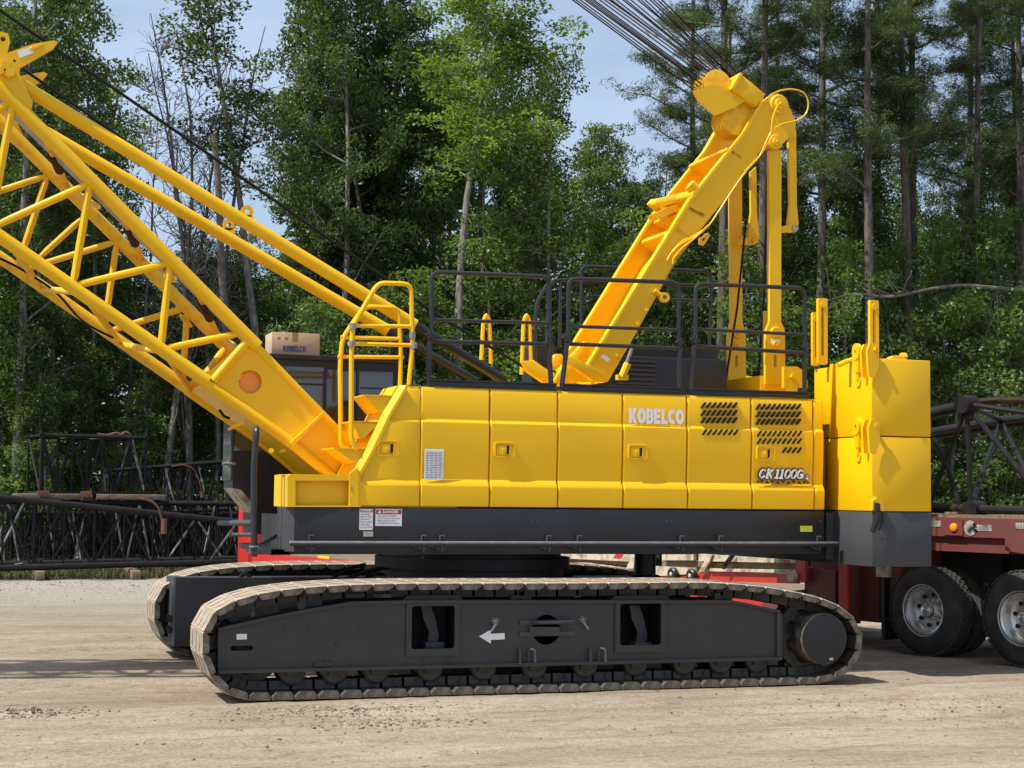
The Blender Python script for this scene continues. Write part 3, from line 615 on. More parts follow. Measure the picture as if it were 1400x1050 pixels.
mb = MB(); mb.box((CX0+.003, CY0+.003, zc[0]), (CX1-.0, 4.84, zc[1]-.004), .008); mb.box((CX0-.10, 1.2, 1.3), (CX0, 3.9, 1.85)); part('ballast_base', mb, 'ballast', cwo, 'grey painted bottom slab')
mb = MB(); mb.box((CX0-.004, CY0+.62, zc[0]+.05), (CX0+.01, CY0+.84, zc[0]+.14)); mb.box((CX0+.12, CY0-.004, 1.56), (CX0+.22, CY0+.004, 1.57)); mb.box((CX0+.12, CY0-.004, 1.50), (CX0+.13, CY0+.004, 1.57)); part('base_mark', mb, 'char', cwo)
def lug(px, py, Y, w, h, th=.05, m='yellow', hole=True, pin=False):
    c = P(px, py, Y); pts = rrect(c.x-w/2, c.z-h, c.x+w/2, c.z+w/2, Y, w*.49, 5); hl = [circ((c.x, Y, c.z+.0), w*.17, 10)] if hole else []
    mb = MB(); mb.prism(pts, (0, th, 0), holes=hl); return mb
# plates lie on the front corner and the near face of the stack
def cornerset(top, parent):
    z = top
    mb = MB(); y = .55
    for yy, dz in ((.62, 0), (.30, 0), (.40, .0)):
        pass
    # plate on the front face: round head with a thin stem
    mb = MB(); hd = [Vector((CX0-.05, .62+.075*math.cos(t), z+.075*math.sin(t)*1.3)) for t in [2*math.pi*k/16 for k in range(16)]]
    mb.prism(hd, (.05, 0, 0), holes=[[Vector((CX0-.05, .62+.022*math.cos(t), z+.03*math.sin(t))) for t in [2*math.pi*k/8 for k in range(8)]]])
    mb.box((CX0-.04, .575, z-.24), (CX0, .665, z-.05)); mb.box((CX0-.03, .60, z-.33), (CX0, .64, z-.24)); mb.prism([Vector((CX0-.02, .57, z-.33)), Vector((CX0-.02, .67, z-.33)), Vector((CX0-.02, .65, z-.40)), Vector((CX0-.02, .59, z-.40))], (.02, 0, 0))
    o = part('link_plate', mb, 'yellow', parent)
    mb = MB()
    for yy in (.27, .40) if z < 3.4 else (.29, .42):
        hd = [Vector((CX0-.05, yy, z+.07)), Vector((CX0+.0, yy, z+.08)), Vector((CX0+.06, yy, z+.03)), Vector((CX0+.06, yy, z-.20)), Vector((CX0+.0, yy, z-.32)), Vector((CX0-.07, yy, z-.30)), Vector((CX0-.09, yy, z-.02))]
        mb.prism(hd, (0, .035, 0))
    mb.cyl((CX0+.02, .26, z-.0), (CX0+.02, .47, z-.0), .028, 12); part('lifting_lug', mb, 'yellow', parent)
cornerset(P(1180, 480, .5).z, cwo); cornerset(P(1180, 583, .5).z, cwo)
mb = MB(); z = P(1195, 687, .3).z
mb.prism([Vector((CX0-.02, .30, z+.02)), Vector((CX0+.04, .30, z+.06)), Vector((CX0+.13, .30, z-.02)), Vector((CX0+.13, .30, z-.10)), Vector((CX0-.02, .30, z-.08))], (0, .05, 0)); part('lifting_lug', mb, 'yellow', cwo)
mb = MB(); mb.prism([Vector((CX0+.0, .25, z-.0)), Vector((CX0+.05, .25, z-.01)), Vector((CX0+.06, .25, z-.2)), Vector((CX0-.02, .25, z-.34)), Vector((CX0-.06, .25, z-.33)), Vector((CX0-.0, .25, z-.18))], (0, .05, 0), bev=.008); mb.tube([Vector((CX0+.12, .32, z-.05)), Vector((CX0+.12, .30, z-.2)), Vector((CX0+.06, .30, z-.31))], .015, 8, fil=.05); part('link_hook', mb, 'black', cwo)
def slotted(px0, px1, y0, y1, Y, parent):
    a, b = P(px0, y1, Y), P(px1, y0, Y); w = b.x-a.x; mb = MB()
    mb.prism(rrect(a.x, a.z, b.x, b.z, Y, .02), (0, .05, 0), holes=[rrect(a.x+w*.33, a.z+.10, b.x-w*.33, b.z-.10, Y, w*.16)]); mb.tube([Vector((a.x+w*.5, Y-.01, b.z-.08)), Vector((a.x+w*.5, Y+.06, b.z-.08))], .035, 10)
    return part('guide_post', mb, 'yellow', parent)
slotted(1119, 1131.5, 408, 498, 1.33, cwo); slotted(1111.5, 1119, 427, 500, 1.62, cwo); slotted(1190, 1201.5, 410.5, 494, .55, cwo)
mb = MB(); c = P(1222, 490, .9); mb.lathe((c.x, .8, c.z-.12), (0, 1, 0), [(0, .12), (0, .15), (.12, .15), (.12, .12)], 20); mb.tube([P(1232, 488, 1.0), P(1238, 488, 1.0)], .05, 8); part('top_boss', mb, 'yellow', cwo)
mb = MB(); mb.tube([P(1136, 499, .8)+Vector((.1, 0, .0)), P(1150, 492, .8)+Vector((.1, 0, 0)), P(1172, 491, .8)+Vector((.1, 0, 0))], .03, 8, fil=.1); part('top_handle', mb, 'yellow', cwo)
mb = MB(); mb.prism(PS([(1072, 501), (1090, 501), (1097, 506), (1104, 520), (1104, 530), (1072, 530)], 1.55), (0, .06, 0)); c = P(1083, 515, 1.55); mb.cyl(c, c-Vector((0, .04, 0)), .03, 12); part('mast_bracket', mb, 'yellow')
mb = MB(); mb.box((X7+.01, 1.3, 1.5), (CX0-.11, 3.9, 3.1)); part('rear_bulkhead', mb, 'dark')
# ================================================================== BOOM
Yn, Yfr = 1.85, 3.35
B0 = MB()
up_px = [(-260, -140), (0, 118), (123, 250), (231, 358), (346, 468)]
lo_px = [(-260, 140), (0, 323), (103, 393), (218, 475.5), (284, 522)]
boom = None
UPn, LOn = PS(up_px, Yn), PS(lo_px, Yn)
mb = MB(); mb.tube([UPn[0], UPn[-1]+Vector((.05, 0, -.05))], .075, 14); boom = part('boom', mb, 'yellow', label='yellow lattice boom rising out of the frame')
def sub(name, mb, m='yellow', label=None): return part(name, mb, m, boom, label)
sh = Vector((0, Yfr-Yn, 0))
mb = MB(); mb.tube([LOn[0], LOn[1], LOn[-1]], .072, 14); sub('chord', mb)
mb = MB(); mb.tube([UPn[0]+sh, UPn[-1]+sh], .072, 14); sub('chord', mb, 'yellowd')
mb = MB(); mb.tube([LOn[0]+sh, LOn[1]+sh, LOn[-1]+sh], .07, 14); sub('chord', mb, 'yellowd')
U = PS([(-90, 28), (18, 137), (123, 251), (232, 360), (328, 456)], Yn); Lw = PS([(-135, 232), (-14, 312), (100, 391), (220, 478)], Yn)
zig = []
for k in range(4): zig.append((U[k+1], Lw[k])) if k < 4 else None
for k in range(4): zig.append((U[k], Lw[k])) if k < 4 else None
zig.append((U[4], Lw[3]))
zig = [(U[0], Lw[0]), (Lw[0], U[1]), (U[1], Lw[1]), (Lw[1], U[2]), (U[2], Lw[2]), (Lw[2], U[3]), (U[3], Lw[3]), (Lw[3], U[4])]
def lace(a, b, m_='yellow', r=.042):
    mb = MB(); d = (b-a).normalized(); mb.tube([a+d*.02, a+d*.12, b-d*.12, b-d*.02], [r*.7, r, r, r*.7], 10); return sub('lacing_tube', mb, m_)
for a, b in zig: lace(a, b)
FU = PS([(-60, 90), (-28, 140), (65, 240), (160, 330), (256, 420), (300, 463)], Yfr); FL = PS([(-90, 290), (22, 372), (142, 455), (250, 526)], Yfr)
for a, b in ((FL[0], FU[1]), (FU[2], FL[1]), (FL[1], FU[3]), (FU[3], FL[2]), (FL[2], FU[4]), (FU[4], FL[3]), (FL[0], FU[2])): lace(a, b, 'yellowd', .038)
nb_ = PS([(-60, 285), (12, 331), (112, 400), (225, 481)], Yn); fb_ = PS([(-30, 332), (57, 395), (165, 471), (262, 536)], Yfr)
for k in range(4):
    lace(nb_[k], fb_[k], 'yellowd', .036)
    if k < 3: lace(fb_[k], nb_[k+1], 'yellowd', .036)
lace(P(113, 298, 2.6), P(53, 353, 2.8), 'yellowd', .034); lace(P(246, 430, 2.6), P(262, 447, 2.9), 'yellowd', .03); lace(P(308, 476, 3.0), P(276, 520, 2.6), 'yellowd', .045)
for px, py in ((76, 222), (179, 322), (281, 424)):     # cross members of the upper face, with brown sleeves
    a = P(px-16, py-38, Yn); b = P(px+16, py+34, Yfr); mb = MB(); mb.tube([a, b], .036, 10); sub('cross_tube', mb, 'yellowd')
    mb = MB(); mb.tube([a.lerp(b, .36), a.lerp(b, .66)], .055, 12); sub('rubber_sleeve', mb, 'brown')
    c = P(px+60, py+62, Yn); lace(b, c, 'yellowd', .034)
# the boom goes on beyond the picture (its shadow falls on the yard)
bd = Vector((-.775, 0, .632)); L0_ = 24
for q_ in (UPn[0], LOn[0], UPn[0]+sh, LOn[0]+sh):
    mb = MB(); mb.tube([q_, q_+bd*L0_], .072, 8); sub('chord', mb, 'yellow')
for A_, B_ in ((UPn[0], LOn[0]), (UPn[0]+sh, LOn[0]+sh), (UPn[0], UPn[0]+sh), (LOn[0], LOn[0]+sh)):
    mb = MB()
    for k in range(18): mb.tube([(A_ if k % 2 else B_)+bd*L0_*k/18, (B_ if k % 2 else A_)+bd*L0_*(k+1)/18], .04, 6)
    sub('outer_lacing', mb, 'yellow')
mb = MB(); q_ = UPn[0]+Vector((0, .3, 0)); mb.prism([q_, q_+bd*L0_, q_+bd*L0_+Vector((0, .8, 0)), q_+Vector((0, .8, 0))], (0, 0, .03)); sub('outer_shadow_plank', mb, 'plank')  # unseen plank added to widen the boom's shadow on the yard
mb = MB(); a, b = P(-100, 30, Yn), P(455, 572, Yn); d = (b-a).normalized(); nrm = Vector((-d.z, 0, d.x)); nrm = nrm if nrm.z > 0 else -nrm
o_ = nrm*.015+Vector((0, .30, 0)); mb.prism([a+o_, b+o_, b+o_+nrm*.02, a+o_+nrm*.02], (0, .34, 0)); sub('walkway_strip', mb, 'plank')
# boom foot plates (near and far), flanges, bottom plate
foot = [(338, 462), (349, 470), (463, 590), (482, 612), (500, 640), (486, 652), (448, 648), (398, 606), (290, 524), (282, 512)]
hole = circ(P(342, 522, Yn), .128, 24)
mb = MB(); mb.prism(PS(foot, Yn), (0, .035, 0), holes=[hole]); fp = sub('foot_plate', mb)
mb = MB(); mb.prism([p+sh for p in PS(foot, Yn)], (0, .035, 0)); sub('foot_plate', mb, 'yellowd')
A = PS([(284, 522), (398, 605), (448, 647)], Yn)
mb = MB(); q1, q2 = PS([(342, 466), (482, 611)], Yn); mb.prism([q1, q2, q2-Vector((0, 0, .02)), q1-Vector((0, 0, .02))], (0, Yfr-Yn, 0)); sub('top_plate', mb)
mb = MB(); c_ = P(342, 522, Yn); mb.tube([Vector((c_.x+.05, Yn+.07, c_.z-.05)), Vector((c_.x+.05, Yfr-.02, c_.z-.05))], .17, 24); sub('orange_bounce_drum', mb, 'orange')  # added drum; its orange paints the bounced light seen through the foot hole
mb = MB()
for i in range(2): mb.prism([A[i], A[i+1], A[i+1]-Vector((.0, 0, .03)), A[i]-Vector((0, 0, .03))], (0, Yfr-Yn, 0))
sub('bottom_plate', mb)
mb = MB(); mb.tube([A[0]-Vector((.04, 0, 0)), A[1], A[2]+Vector((.1, 0, -.08))], .062, 12, fil=.2); sub('foot_chord', mb)
mb = MB(); mb.tube([p+sh for p in (A[0]-Vector((.04, 0, 0)), A[1], A[2]+Vector((.1, 0, -.08)))], .06, 12, fil=.2); sub('foot_chord', mb)
C_ = PS([(340, 463), (463, 590), (484, 613)], Yn)
mb = MB(); mb.tube([C_[0]+Vector((0, .02, 0)), C_[1]+Vector((0, .02, 0)), C_[2]+Vector((0, .02, 0))], .05, 12); sub('foot_chord', mb); mb = MB(); mb.tube([p+sh for p in C_], .05, 10); sub('foot_chord', mb)
mb = MB(); mb.tube(PS([(291, 521), (339, 465)], Yn-.01), .048, 12); sub('end_flange', mb)
mb = MB(); mb.prism(PS([(397, 606), (441, 564), (443, 566), (400, 611)], Yn-.10), (0, .10, 0)); sub('stiffener', mb)
mb = MB(); c = P(392, 640, 2.2); mb.tube([P(313, 587, 2.1), P(335, 577, 1.9)], .02, 8); mb.tube([P(388, 616, 1.95), P(384, 618, 2.2)], .02, 8); mb.cyl(P(371, 616, 1.84), P(371, 616, 1.8), .03, 10); sub('hose_bracket', mb, 'yellowd')
mb = MB(); mb.tube([P(-20, 345, 2.9), P(20, 362, 2.9), P(80, 400, 2.9), P(110, 440, 2.9), P(155, 462, 2.9)], .014, 6, fil=.3); mb.tube([P(300, 560, 2.6), P(306, 569, 2.6), P(314, 572, 2.6)], .016, 6); sub('boom_cable', mb, 'rope')
# head bracket (beak) with lug
for Yk, m_, dx, dy in ((Yn-.03, 'yellow', 0, 0), (3.38, 'yellowd', -14, 43)):
    mb = MB()
    q = [(-8, 92), (-10, 45), (2, 43), (11, 46), (14, 56), (10, 72), (45, 60), (74, 55), (79, 58), (72, 67), (28, 92), (26, 100), (45, 140), (40, 160), (-20, 110)]
    hl = [circ(P(4+dx, 53+dy, Yk), .030, 12), circ(P(20+dx, 83+dy, Yk), .018, 10)]
    mb.prism([P(x+dx, y+dy, Yk) for x, y in q], (0, .05, 0), holes=hl); hb = sub('head_bracket', mb, m_)
    if dx == 0:
        mb = MB()
        for x, y, r_ in ((7, 90, .045), (14, 100, .05), (0, 98, .04)): c = P(x, y, Yk); mb.cyl(c, c-Vector((0, .06, 0)), r_, 12)
        mb.tube([P(-4, 92, Yk-.03), P(14, 106, Yk-.03)], .02, 8); mb.prism(PS([(40, 66), (58, 60), (58, 62), (42, 69)], Yk-.02), (0, .03, 0)); sub('bracket_pin', mb)
        mb = MB(); mb.prism(PS([(24, 70), (44, 63.5), (46, 72), (27, 79.5)], Yk-.004), (0, .003, 0)); sub('data_plate', mb, 'white')
# ---- backstops (two telescopic tubes)
for Yk, p0, p1, p2, m_ in ((1.95, (31, 118), (567, 445), (690, 518), 'yellow'), (3.15, (36, 166), (530, 452), (650, 522), 'yellow')):
    a, b, c = P(*p0, Yk), P(*p1, Yk), P(*p2, Yk); mb = MB()
    c = a+(b-a).normalized()*(c-a).length
    mb.tube([a, b], .074, 18); bs = part('backstop_tube', mb, m_)
    mb = MB(); mb.tube([b-(b-a).normalized()*.01, c], .055, 14); part('backstop_rod', mb, 'black', bs)
    mb = MB(); mb.cyl(a-Vector((0, .08, 0)), a+Vector((0, .08, 0)), .055, 12); part('end_pin', mb, m_, bs)
    e = P(338, 289, Yk) if Yk < 2 else P(313, 307, Yk); mb = MB(); mb.prism(circ(e, .07, 14), (0, .03, 0), holes=[circ(e, .028, 10)]); mb.box(e-Vector((.07, 0, .1)), e+Vector((.07, .03, -.04))); part('tube_eye', mb, m_, bs)
# ---- long hoist ropes along the boom
mb = MB(); mb.tube([P(-150, -80, 2.5), P(0, 14, 2.5), P(250, 186, 2.5), P(490, 355, 2.5), P(600, 432, 2.5), P(755, 525, 2.5)], .018, 8); part('hoist_rope', mb, 'rope')
mb = MB(); mb.tube([P(-150, -20, 3.3), P(28, 92, 3.3), P(160, 184, 3.3), P(300, 282, 3.3), P(520, 426, 3.3)], .017, 8); part('hoist_rope', mb, 'rope')
# ================================================================== GANTRY ARM
Ya, Yz = 1.98, 3.08
sA = Vector((0, Yz-Ya, 0))
side = [(803, 508), (945, 275), (1018, 183+40*0-0), (1043, 140), (1050, 132), (1063, 127.5), (1074, 135), (1088.5, 166), (1087, 178), (1070, 197), (1058, 205), (1046, 195), (1022, 232), (925, 353), (868, 455), (829, 522), (808, 522)]
mb = MB(); mb.prism(PS(side, Ya), (0, .05, 0)); arm = part('gantry_arm', mb, 'yellow', label='raised yellow rear arm with sheaves at its head')
def asub(n, mb, m='yellow', label=None): return part(n, mb, m, arm, label)
mb = MB(); mb.prism([p+sA for p in PS(side, Ya)], (0, .05, 0)); asub('arm_plate', mb)
# front flanges (bright lines) on both plates
fl = PS([(801, 509), (945, 275), (1018, 162+22), (1045, 136)], Ya)
for s_ in (Vector((0, -.02, 0)), sA+Vector((0, -.05, 0))):
    mb = MB()
    for i in range(len(fl)-1):
        a, b = fl[i]+s_, fl[i+1]+s_; d = (b-a).normalized(); n = Vector((-d.z, 0, d.x)); n = n if n.x < 0 else -n
        mb.prism([a, b, b+n*.035, a+n*.035], (0, .11, 0))
    asub('flange', mb)
bk = PS([(831, 522), (868, 458), (925, 355), (1020, 236), (1036, 215)], Ya)
mb = MB()
for i in range(len(bk)-1):
    a, b = bk[i], bk[i+1]; mb.prism([a, b, b+Vector((.0, 0, .03)), a+Vector((0, 0, .03))], (0, sA.y, 0))
asub('back_plate', mb)
# front web, closed below and open above
def web(p0, p1, inset, th=.02):
    a, b = P(*p0, Ya), P(*p1, Ya); d = (b-a).normalized(); n = Vector((d.z, 0, -d.x)); n = n if n.x > 0 else -n
    a += n*inset; b += n*inset; m_ = MB(); m_.prism([a, b, b+n*th, a+n*th], (0, sA.y, 0)); return m_
asub('diaphragm', web((921, 314), (924, 309), .02, .22)); 
for p0, p1, i_ in (((939, 286), (941, 281), .02), ((989, 203), (991, 199), .04)): asub('diaphragm', web(p0, p1, i_, .22))
# cross tube bracket on the front
e = PS([(946, 262), (893, 283)], 2.5); mb = MB()
c1, c2 = P(929, 262, Ya+.2), P(905, 262, Ya+.2)
mb.tube([P(952, 266, Ya), P(893, 279, 2.75)], .06, 12); mb.cyl(P(954, 263, Ya+.05), P(943, 252, Ya+.05), .07, 12); mb.box(P(914, 277, 2.5), P(924, 289, 2.56)); mb.tube([P(888, 276, 2.8), P(904, 290, 2.8)], .05, 10)
mb.prism(PS([(897, 291), (947, 268), (948, 276), (905, 298)], 2.3), (0, .3, 0)); asub('rope_guide', mb)
# reinforcing foot brackets
for pts, Yk, th in (([(776, 486), (784, 488), (829, 512), (826, 519), (812, 521), (776, 497)], Ya-.07, .07), ([(714, 494), (730, 492), (745, 503), (778, 520), (776, 529), (745, 524), (720, 507)], 2.15, .08), ([(754, 495), (760, 484), (768, 484), (776, 494), (770, 506), (760, 506)], 2.9, .1), ([(764, 506), (800, 466), (806, 470), (806, 522), (766, 522)], 2.4, .1), ([(757, 521), (770, 500), (776, 505), (762, 527)], 1.9, .05)):
    mb = MB(); mb.prism(PS(pts, Yk), (0, th, 0), bev=.01); asub('foot_bracket', mb)
mb = MB(); mb.prism(PS([(825, 484), (834, 491), (831, 495), (821, 488)], Ya-.004), (0, .003, 0)); asub('data_plate', mb, 'white')
c = P(907, 407, Ya); mb = MB(); mb.prism(circ((c.x, Ya-.05, c.z), .062, 16), (0, .06, 0), holes=[circ((c.x, Ya-.05, c.z), .028, 10)]); mb.tube([P(895, 397, Ya-.02), P(902, 403, Ya-.02)], .03, 8); asub('side_ring', mb)
mb = MB()
for x, y in ((872, 443), (844, 486), (792, 516), (884, 424)): c = P(x, y, Ya); mb.cyl(c, c-Vector((0, .03, 0)), .018, 8)
asub('bolt', mb)
# head block: cheeks, box, sheaves
chk = [(949, 123.5), (977, 115.6), (1000.6, 121), (1021, 137.6), (1004, 147), (983, 156), (977, 157), (955, 137.6)]
for Yk in (Ya+.02,):
    mb = MB(); mb.prism(PS(chk, Ya+.02) if Yk < 2.3 else [p+Vector((0, .42, 0)) for p in PS(chk, Ya+.02)], (0, .04, 0)); asub('head_cheek', mb)
hb = PS([(999, 121), (1012, 100), (1047, 129), (1034, 146)], Ya-.02)
mb = MB(); mb.prism(hb, (0, .52, 0), bev=.01); asub('head_box', mb)
mb = MB(); a, b, c = P(1000, 121, Ya-.05), P(1012.5, 99, Ya-.05), P(1016, 101, Ya-.05); mb.prism([a, b, c, P(1004, 123, Ya-.05)], (0, .58, 0)); asub('box_lip', mb)
c = P(985, 113, Ya); c2 = P(1014, 160, Ya)
for k in range(7):
    y = Ya+.08+k*.048
    for cc, R_ in ((c, .185), (c2, .215)):
        mb = MB(); mb.lathe((cc.x, y, cc.z), (0, 1, 0), [(0, R_*.3), (0, R_*.94), (.004, R_), (.010, R_*.99), (.022, R_*.86), (.034, R_*.99), (.040, R_), (.044, R_*.94), (.044, R_*.3)], 30); asub('sheave', mb, 'yellowd')
for x, y, Yk in ((1065, 143, Ya), (1060, 194.5, Ya)):
    c = P(x, y, Yk); R_ = .125 if y < 180 else .095; mb = MB(); mb.lathe((c.x, Yk+.01, c.z), (0, -1, 0), [(0, R_), (.02, R_), (.035, R_*.9), (.035, R_*.55), (.06, R_*.5), (.06, R_*.2), (.085, R_*.16)], 28); mb.cyl((c.x, Yk, c.z), (c.x, Yz+.1, c.z), R_*.5, 12); asub('pivot_pin', mb)
# reeving ropes up to the boom mast
rg = random.Random(2); k = 0
ends = [(783, 0), (790, 0), (800, 0), (806, 0), (812, 0), (824, 0), (833, 0), (838, 0), (852, 0), (858, 0), (872, 0), (879, 0), (889, 0), (896, 0), (905, 0)]
sts = [(949, 123), (953, 120), (962, 117), (966, 118), (965, 113), (976, 110), (981, 106), (984, 112), (990, 110), (996, 115), (994, 101), (1000, 116), (1004, 107), (1007, 103), (1009, 101)]
for i in range(22):
    u = i/21*(len(ends)-1); k = min(int(u), len(ends)-2); f_ = u-k; e_ = (ends[k][0]*(1-f_)+ends[k+1][0]*f_, 0); s_ = (sts[k][0]*(1-f_)+sts[k+1][0]*f_, sts[k][1]*(1-f_)+sts[k+1][1]*f_)
    Yk = Ya+.10+(i*5 % 7)*.048; a = P(*s_, Yk); b = P(*e_, Yk); mb = MB(); mb.tube([a-(b-a).normalized()*.1, b+(b-a)*.9], .0085, 6); asub('reeving_rope', mb, 'ropeb' if i % 3 else 'rope')
# tension links
lk = [([(1052, 205), (1068.5, 205), (1068, 440), (1073, 452), (1074, 525), (1048, 525), (1047.5, 452), (1052.5, 440)], 2.03), ([(998.5, 248), (1014.5, 240), (1015, 440), (1019.5, 456), (1020, 525), (996, 525), (996, 456), (1000, 440)], 3.15)]
for pts, Yk in lk:
    mb = MB(); c = P((pts[4][0]+pts[5][0])/2-1, 494, Yk); mb.prism(PS(pts, Yk), (0, .07, 0), holes=[rrect(c.x-.02, c.z-.08, c.x+.02, c.z+.08, Yk, .018)]); tl = part('tension_link', mb, 'yellow')
    mb = MB()
    for y, r_ in ((455, .075), (472, .045)):
        c = P((pts[3][0]+pts[6][0])/2, y, Yk); mb.lathe((c.x, Yk+.001, c.z), (0, -1, 0), [(0, r_), (.02, r_), (.03, r_*.85), (.03, r_*.4), (.05, r_*.35)], 20)
    part('link_pin', mb, 'yellow', tl)
    mb = MB(); mb.box(P(pts[0][0]+3, 470, Yk-.01) if Yk < 2.5 else P(1001, 380, Yk-.01), (P(pts[0][0]+14, 464, Yk-.01) if Yk < 2.5 else P(1007, 372, Yk-.01))+Vector((0, .008, 0))); part('small_label', mb, 'white' if Yk < 2.5 else 'yellow', tl)
for pts, Yk, lugp in (([(1078, 182), (1088.5, 178), (1089.5, 280), (1092, 306), (1088, 315), (1081, 315), (1077, 306), (1080, 280)], 2.12, [(1066, 310), (1086, 306), (1092, 310), (1089, 317), (1066, 318)]), ([(1026, 235), (1034, 228), (1035, 290), (1038, 325), (1034, 333), (1025, 332), (1023, 322), (1027, 290)], 3.05, [(1012, 327), (1032, 322), (1037, 327), (1033, 334), (1012, 335)])):
    mb = MB(); mb.prism(PS(pts, Yk), (0, .05, 0)); so = part('short_link', mb, 'yellow'); mb = MB(); mb.prism(PS(lugp, Yk-.05), (0, .05, 0)); part('link_lug', mb, 'yellow', so); c = P(lugp[2][0]-4, lugp[2][1]+2, Yk-.08); mb = MB(); mb.cyl(c, c+Vector((0, .16, 0)), .04, 12); part('link_pin', mb, 'steel' if Yk < 2.5 else 'yellow', so)
mb = MB(); mb.box((P(1000, 520, 2.9).x, 2.1, 3.1), (P(1075, 520, 2.1).x, 3.3, P(1040, 518, 2.6).z)); mb.prism(PS([(1045.5, 425), (1051, 425), (1051, 525), (1045.5, 525)], 2.25), (0, .05, 0)); part('link_crossbeam', mb, 'yellow')
mb = MB(); mb.tube([P(1049, 240, 2.6), P(1045, 400, 2.6), P(1036, 525, 2.6)], .014, 6); mb.tube([P(1020, 300, 2.9), P(1008, 420, 2.9), P(992, 522, 2.9)], .014, 6); mb.cyl(P(1034, 508, 2.4), P(1034, 522, 2.4), .05, 10); part('pendant_rope', mb, 'rope')
# hoses
def hose(pts, Y, r=.010):
    m_ = MB(); m_.tube([p for p in fillet(PS(pts, Y), .25, 5)], r, 7); asub('hose', m_, 'yellow', None)
hose([(1064, 142), (1056, 160), (1054, 185), (1047, 200), (1040, 212), (1018, 235)], Ya-.10)
hose([(1042, 140), (1060, 125), (1082, 121), (1100, 126), (1106, 140), (1103, 156), (1090, 165), (1066, 170), (1054, 180), (1045, 200), (1038, 215), (1018, 236), (1000, 262), (970, 308), (955, 322), (930, 333), (916, 348), (912, 356)], Ya-.10)
for k in range(3): hose([(968, 310-k), (950, 322+k*2), (932, 329+k*5), (920, 342+k*6), (914+k*3, 353+k*4)], Ya-.07-.02*k)
mb = MB(); mb.prism(PS([(956, 327), (968, 318), (971, 322), (962, 336), (957, 334)], Ya-.06), (0, .03, 0), holes=[PS([(960, 327), (966, 322.5), (966.5, 324), (961, 331)], Ya-.06)]); asub('hose_bracket', mb)
# ================================================================== CARDBOARD BOX
zr = 3.667; a, b = P(371, 489, 3.5), P(437, 489, 3.5); top = P(400, 455, 3.5).z
bx = MB(); bx.box((a.x, 3.5, zr), (b.x, 3.95, top), .006)
bo = thing('cardboard_box', 'tan cardboard carton with blue lettering sitting on the black cab roof', 'box', ((a.x+b.x)/2, 3.7, zr))
obj('carton', bx, 'card', bo)
mb = MB(); mx = (a.x+b.x)/2-.01; mb.box((mx-.035, 3.496, top-.11), (mx+.035, 3.5, top)); mb.box((mx-.035, 3.496, top), (mx+.035, 3.95, top+.002)); obj('packing_tape', mb, 'tape', bo)
c0, c1 = P(387, 480.5, 3.5), P(419, 473.5, 3.5)
_part = part
def part(name, mb, m, parent=None, label=None, ang=32): return obj(name, mb, m, parent or CR, label, ang)
maker(c0.x, c0.z, c1.z-c0.z, 3.494, 'printed_letter', bo, 'blue', W=c1.x-c0.x, wt=.24)
mb = MB(); mb.box((c0.x-.01, 3.497, c0.z-.045), (c1.x+.03, 3.4995, c0.z-.035)); mb.box((c0.x+.12, 3.497, c0.z-.075), (c0.x+.22, 3.4995, c0.z-.06))
for k in range(3): x = a.x+.07+.09*k; mb.box((x, 3.497, top-.09), (x+.035, 3.4995, top-.055))
obj('small_print', mb, 'tape', bo)
# ================================================================== TRAILER
TR = thing('lowbed_trailer', 'red lowbed trailer behind the crane, its wheels at the right edge', 'trailer', tuple(TP))
TI = Vector((.955, .296, 0))            # into the trailer, away from its near side
def tp(s, z, w=0.0): return TP+TD*s+TI*w+Vector((0, 0, z))
def tbox(mb, s0, s1, z0, z1, w0, w1, bev=0):
    pts = [tp(s0, z0, w0), tp(s1, z0, w0), tp(s1, z1, w0), tp(s0, z1, w0)]; return mb.prism(pts, TI*(w1-w0), bev=bev)
def tpart(n, mb, m, parent=None, label=None): return obj(n, mb, m, parent or TR, label)
mb = MB(); tbox(mb, -6.2, 1.0, 1.55, 1.79, 0, .12); tbox(mb, -6.2, .9, 1.36, 1.55, .06, .16); tbox(mb, -6.2, 1.0, 1.60, 1.72, .12, 2.6); tbox(mb, -6.2, 1.0, 1.55, 1.79, 2.6, 2.72)
deck = tpart('deck_frame', mb, 'redshade')
mb = MB(); tbox(mb, -6.2, .98, 1.79, 1.83, .1, 2.6); tpart('deck_boards', mb, 'wood', deck)
mb = MB(); 
mb.prism([tp(-1.3, 1.55, -.012), tp(-1.3, 1.40, -.012), tp(-2.6, 1.28, -.012), tp(-6.2, 1.28, -.012), tp(-6.2, 1.55, -.012)], TI*.1); tpart('side_beam', mb, 'redshade', deck)
mb = MB(); c = tp(*T(1305.5, 721), -.02); 
mb.lathe(c, TN, [(0, .055), (.02, .05), (.035, .02)], 16); tpart('marker_lamp', mb, 'orange', deck)
mb = MB(); s_, z_ = T(1305, 721); tbox(mb, s_-.14, s_+.16, z_-.10, z_+.10, -.018, 0); tpart('lamp_plate', mb, 'redshade', deck)
sA_, zA_ = T(1327, 722); sB_, zB_ = T(1356, 720)
mb = MB(); mb.lathe(tp(sA_, zA_, -.004), TN, [(0, .095), (.004, .095)], 24); tbox(mb, sB_, sA_, zA_-.03, zA_+.045, -.006, -.001); em = tpart('door_emblem', mb, 'latg', deck, 'round pale emblem with a name strip')
mb = MB(); rg = random.Random(8)
for k in range(9):
    s0, z0 = sA_+rg.uniform(-.07, .03), zA_+rg.uniform(-.08, .03); mb.prism([tp(s0, z0, -.012), tp(s0-.05, z0+.02, -.012), tp(s0-.03, z0+.05, -.012), tp(s0+.01, z0+.03, -.012)], TI*.002)
tpart('emblem_print', mb, 'ink', em)
mb = MB()
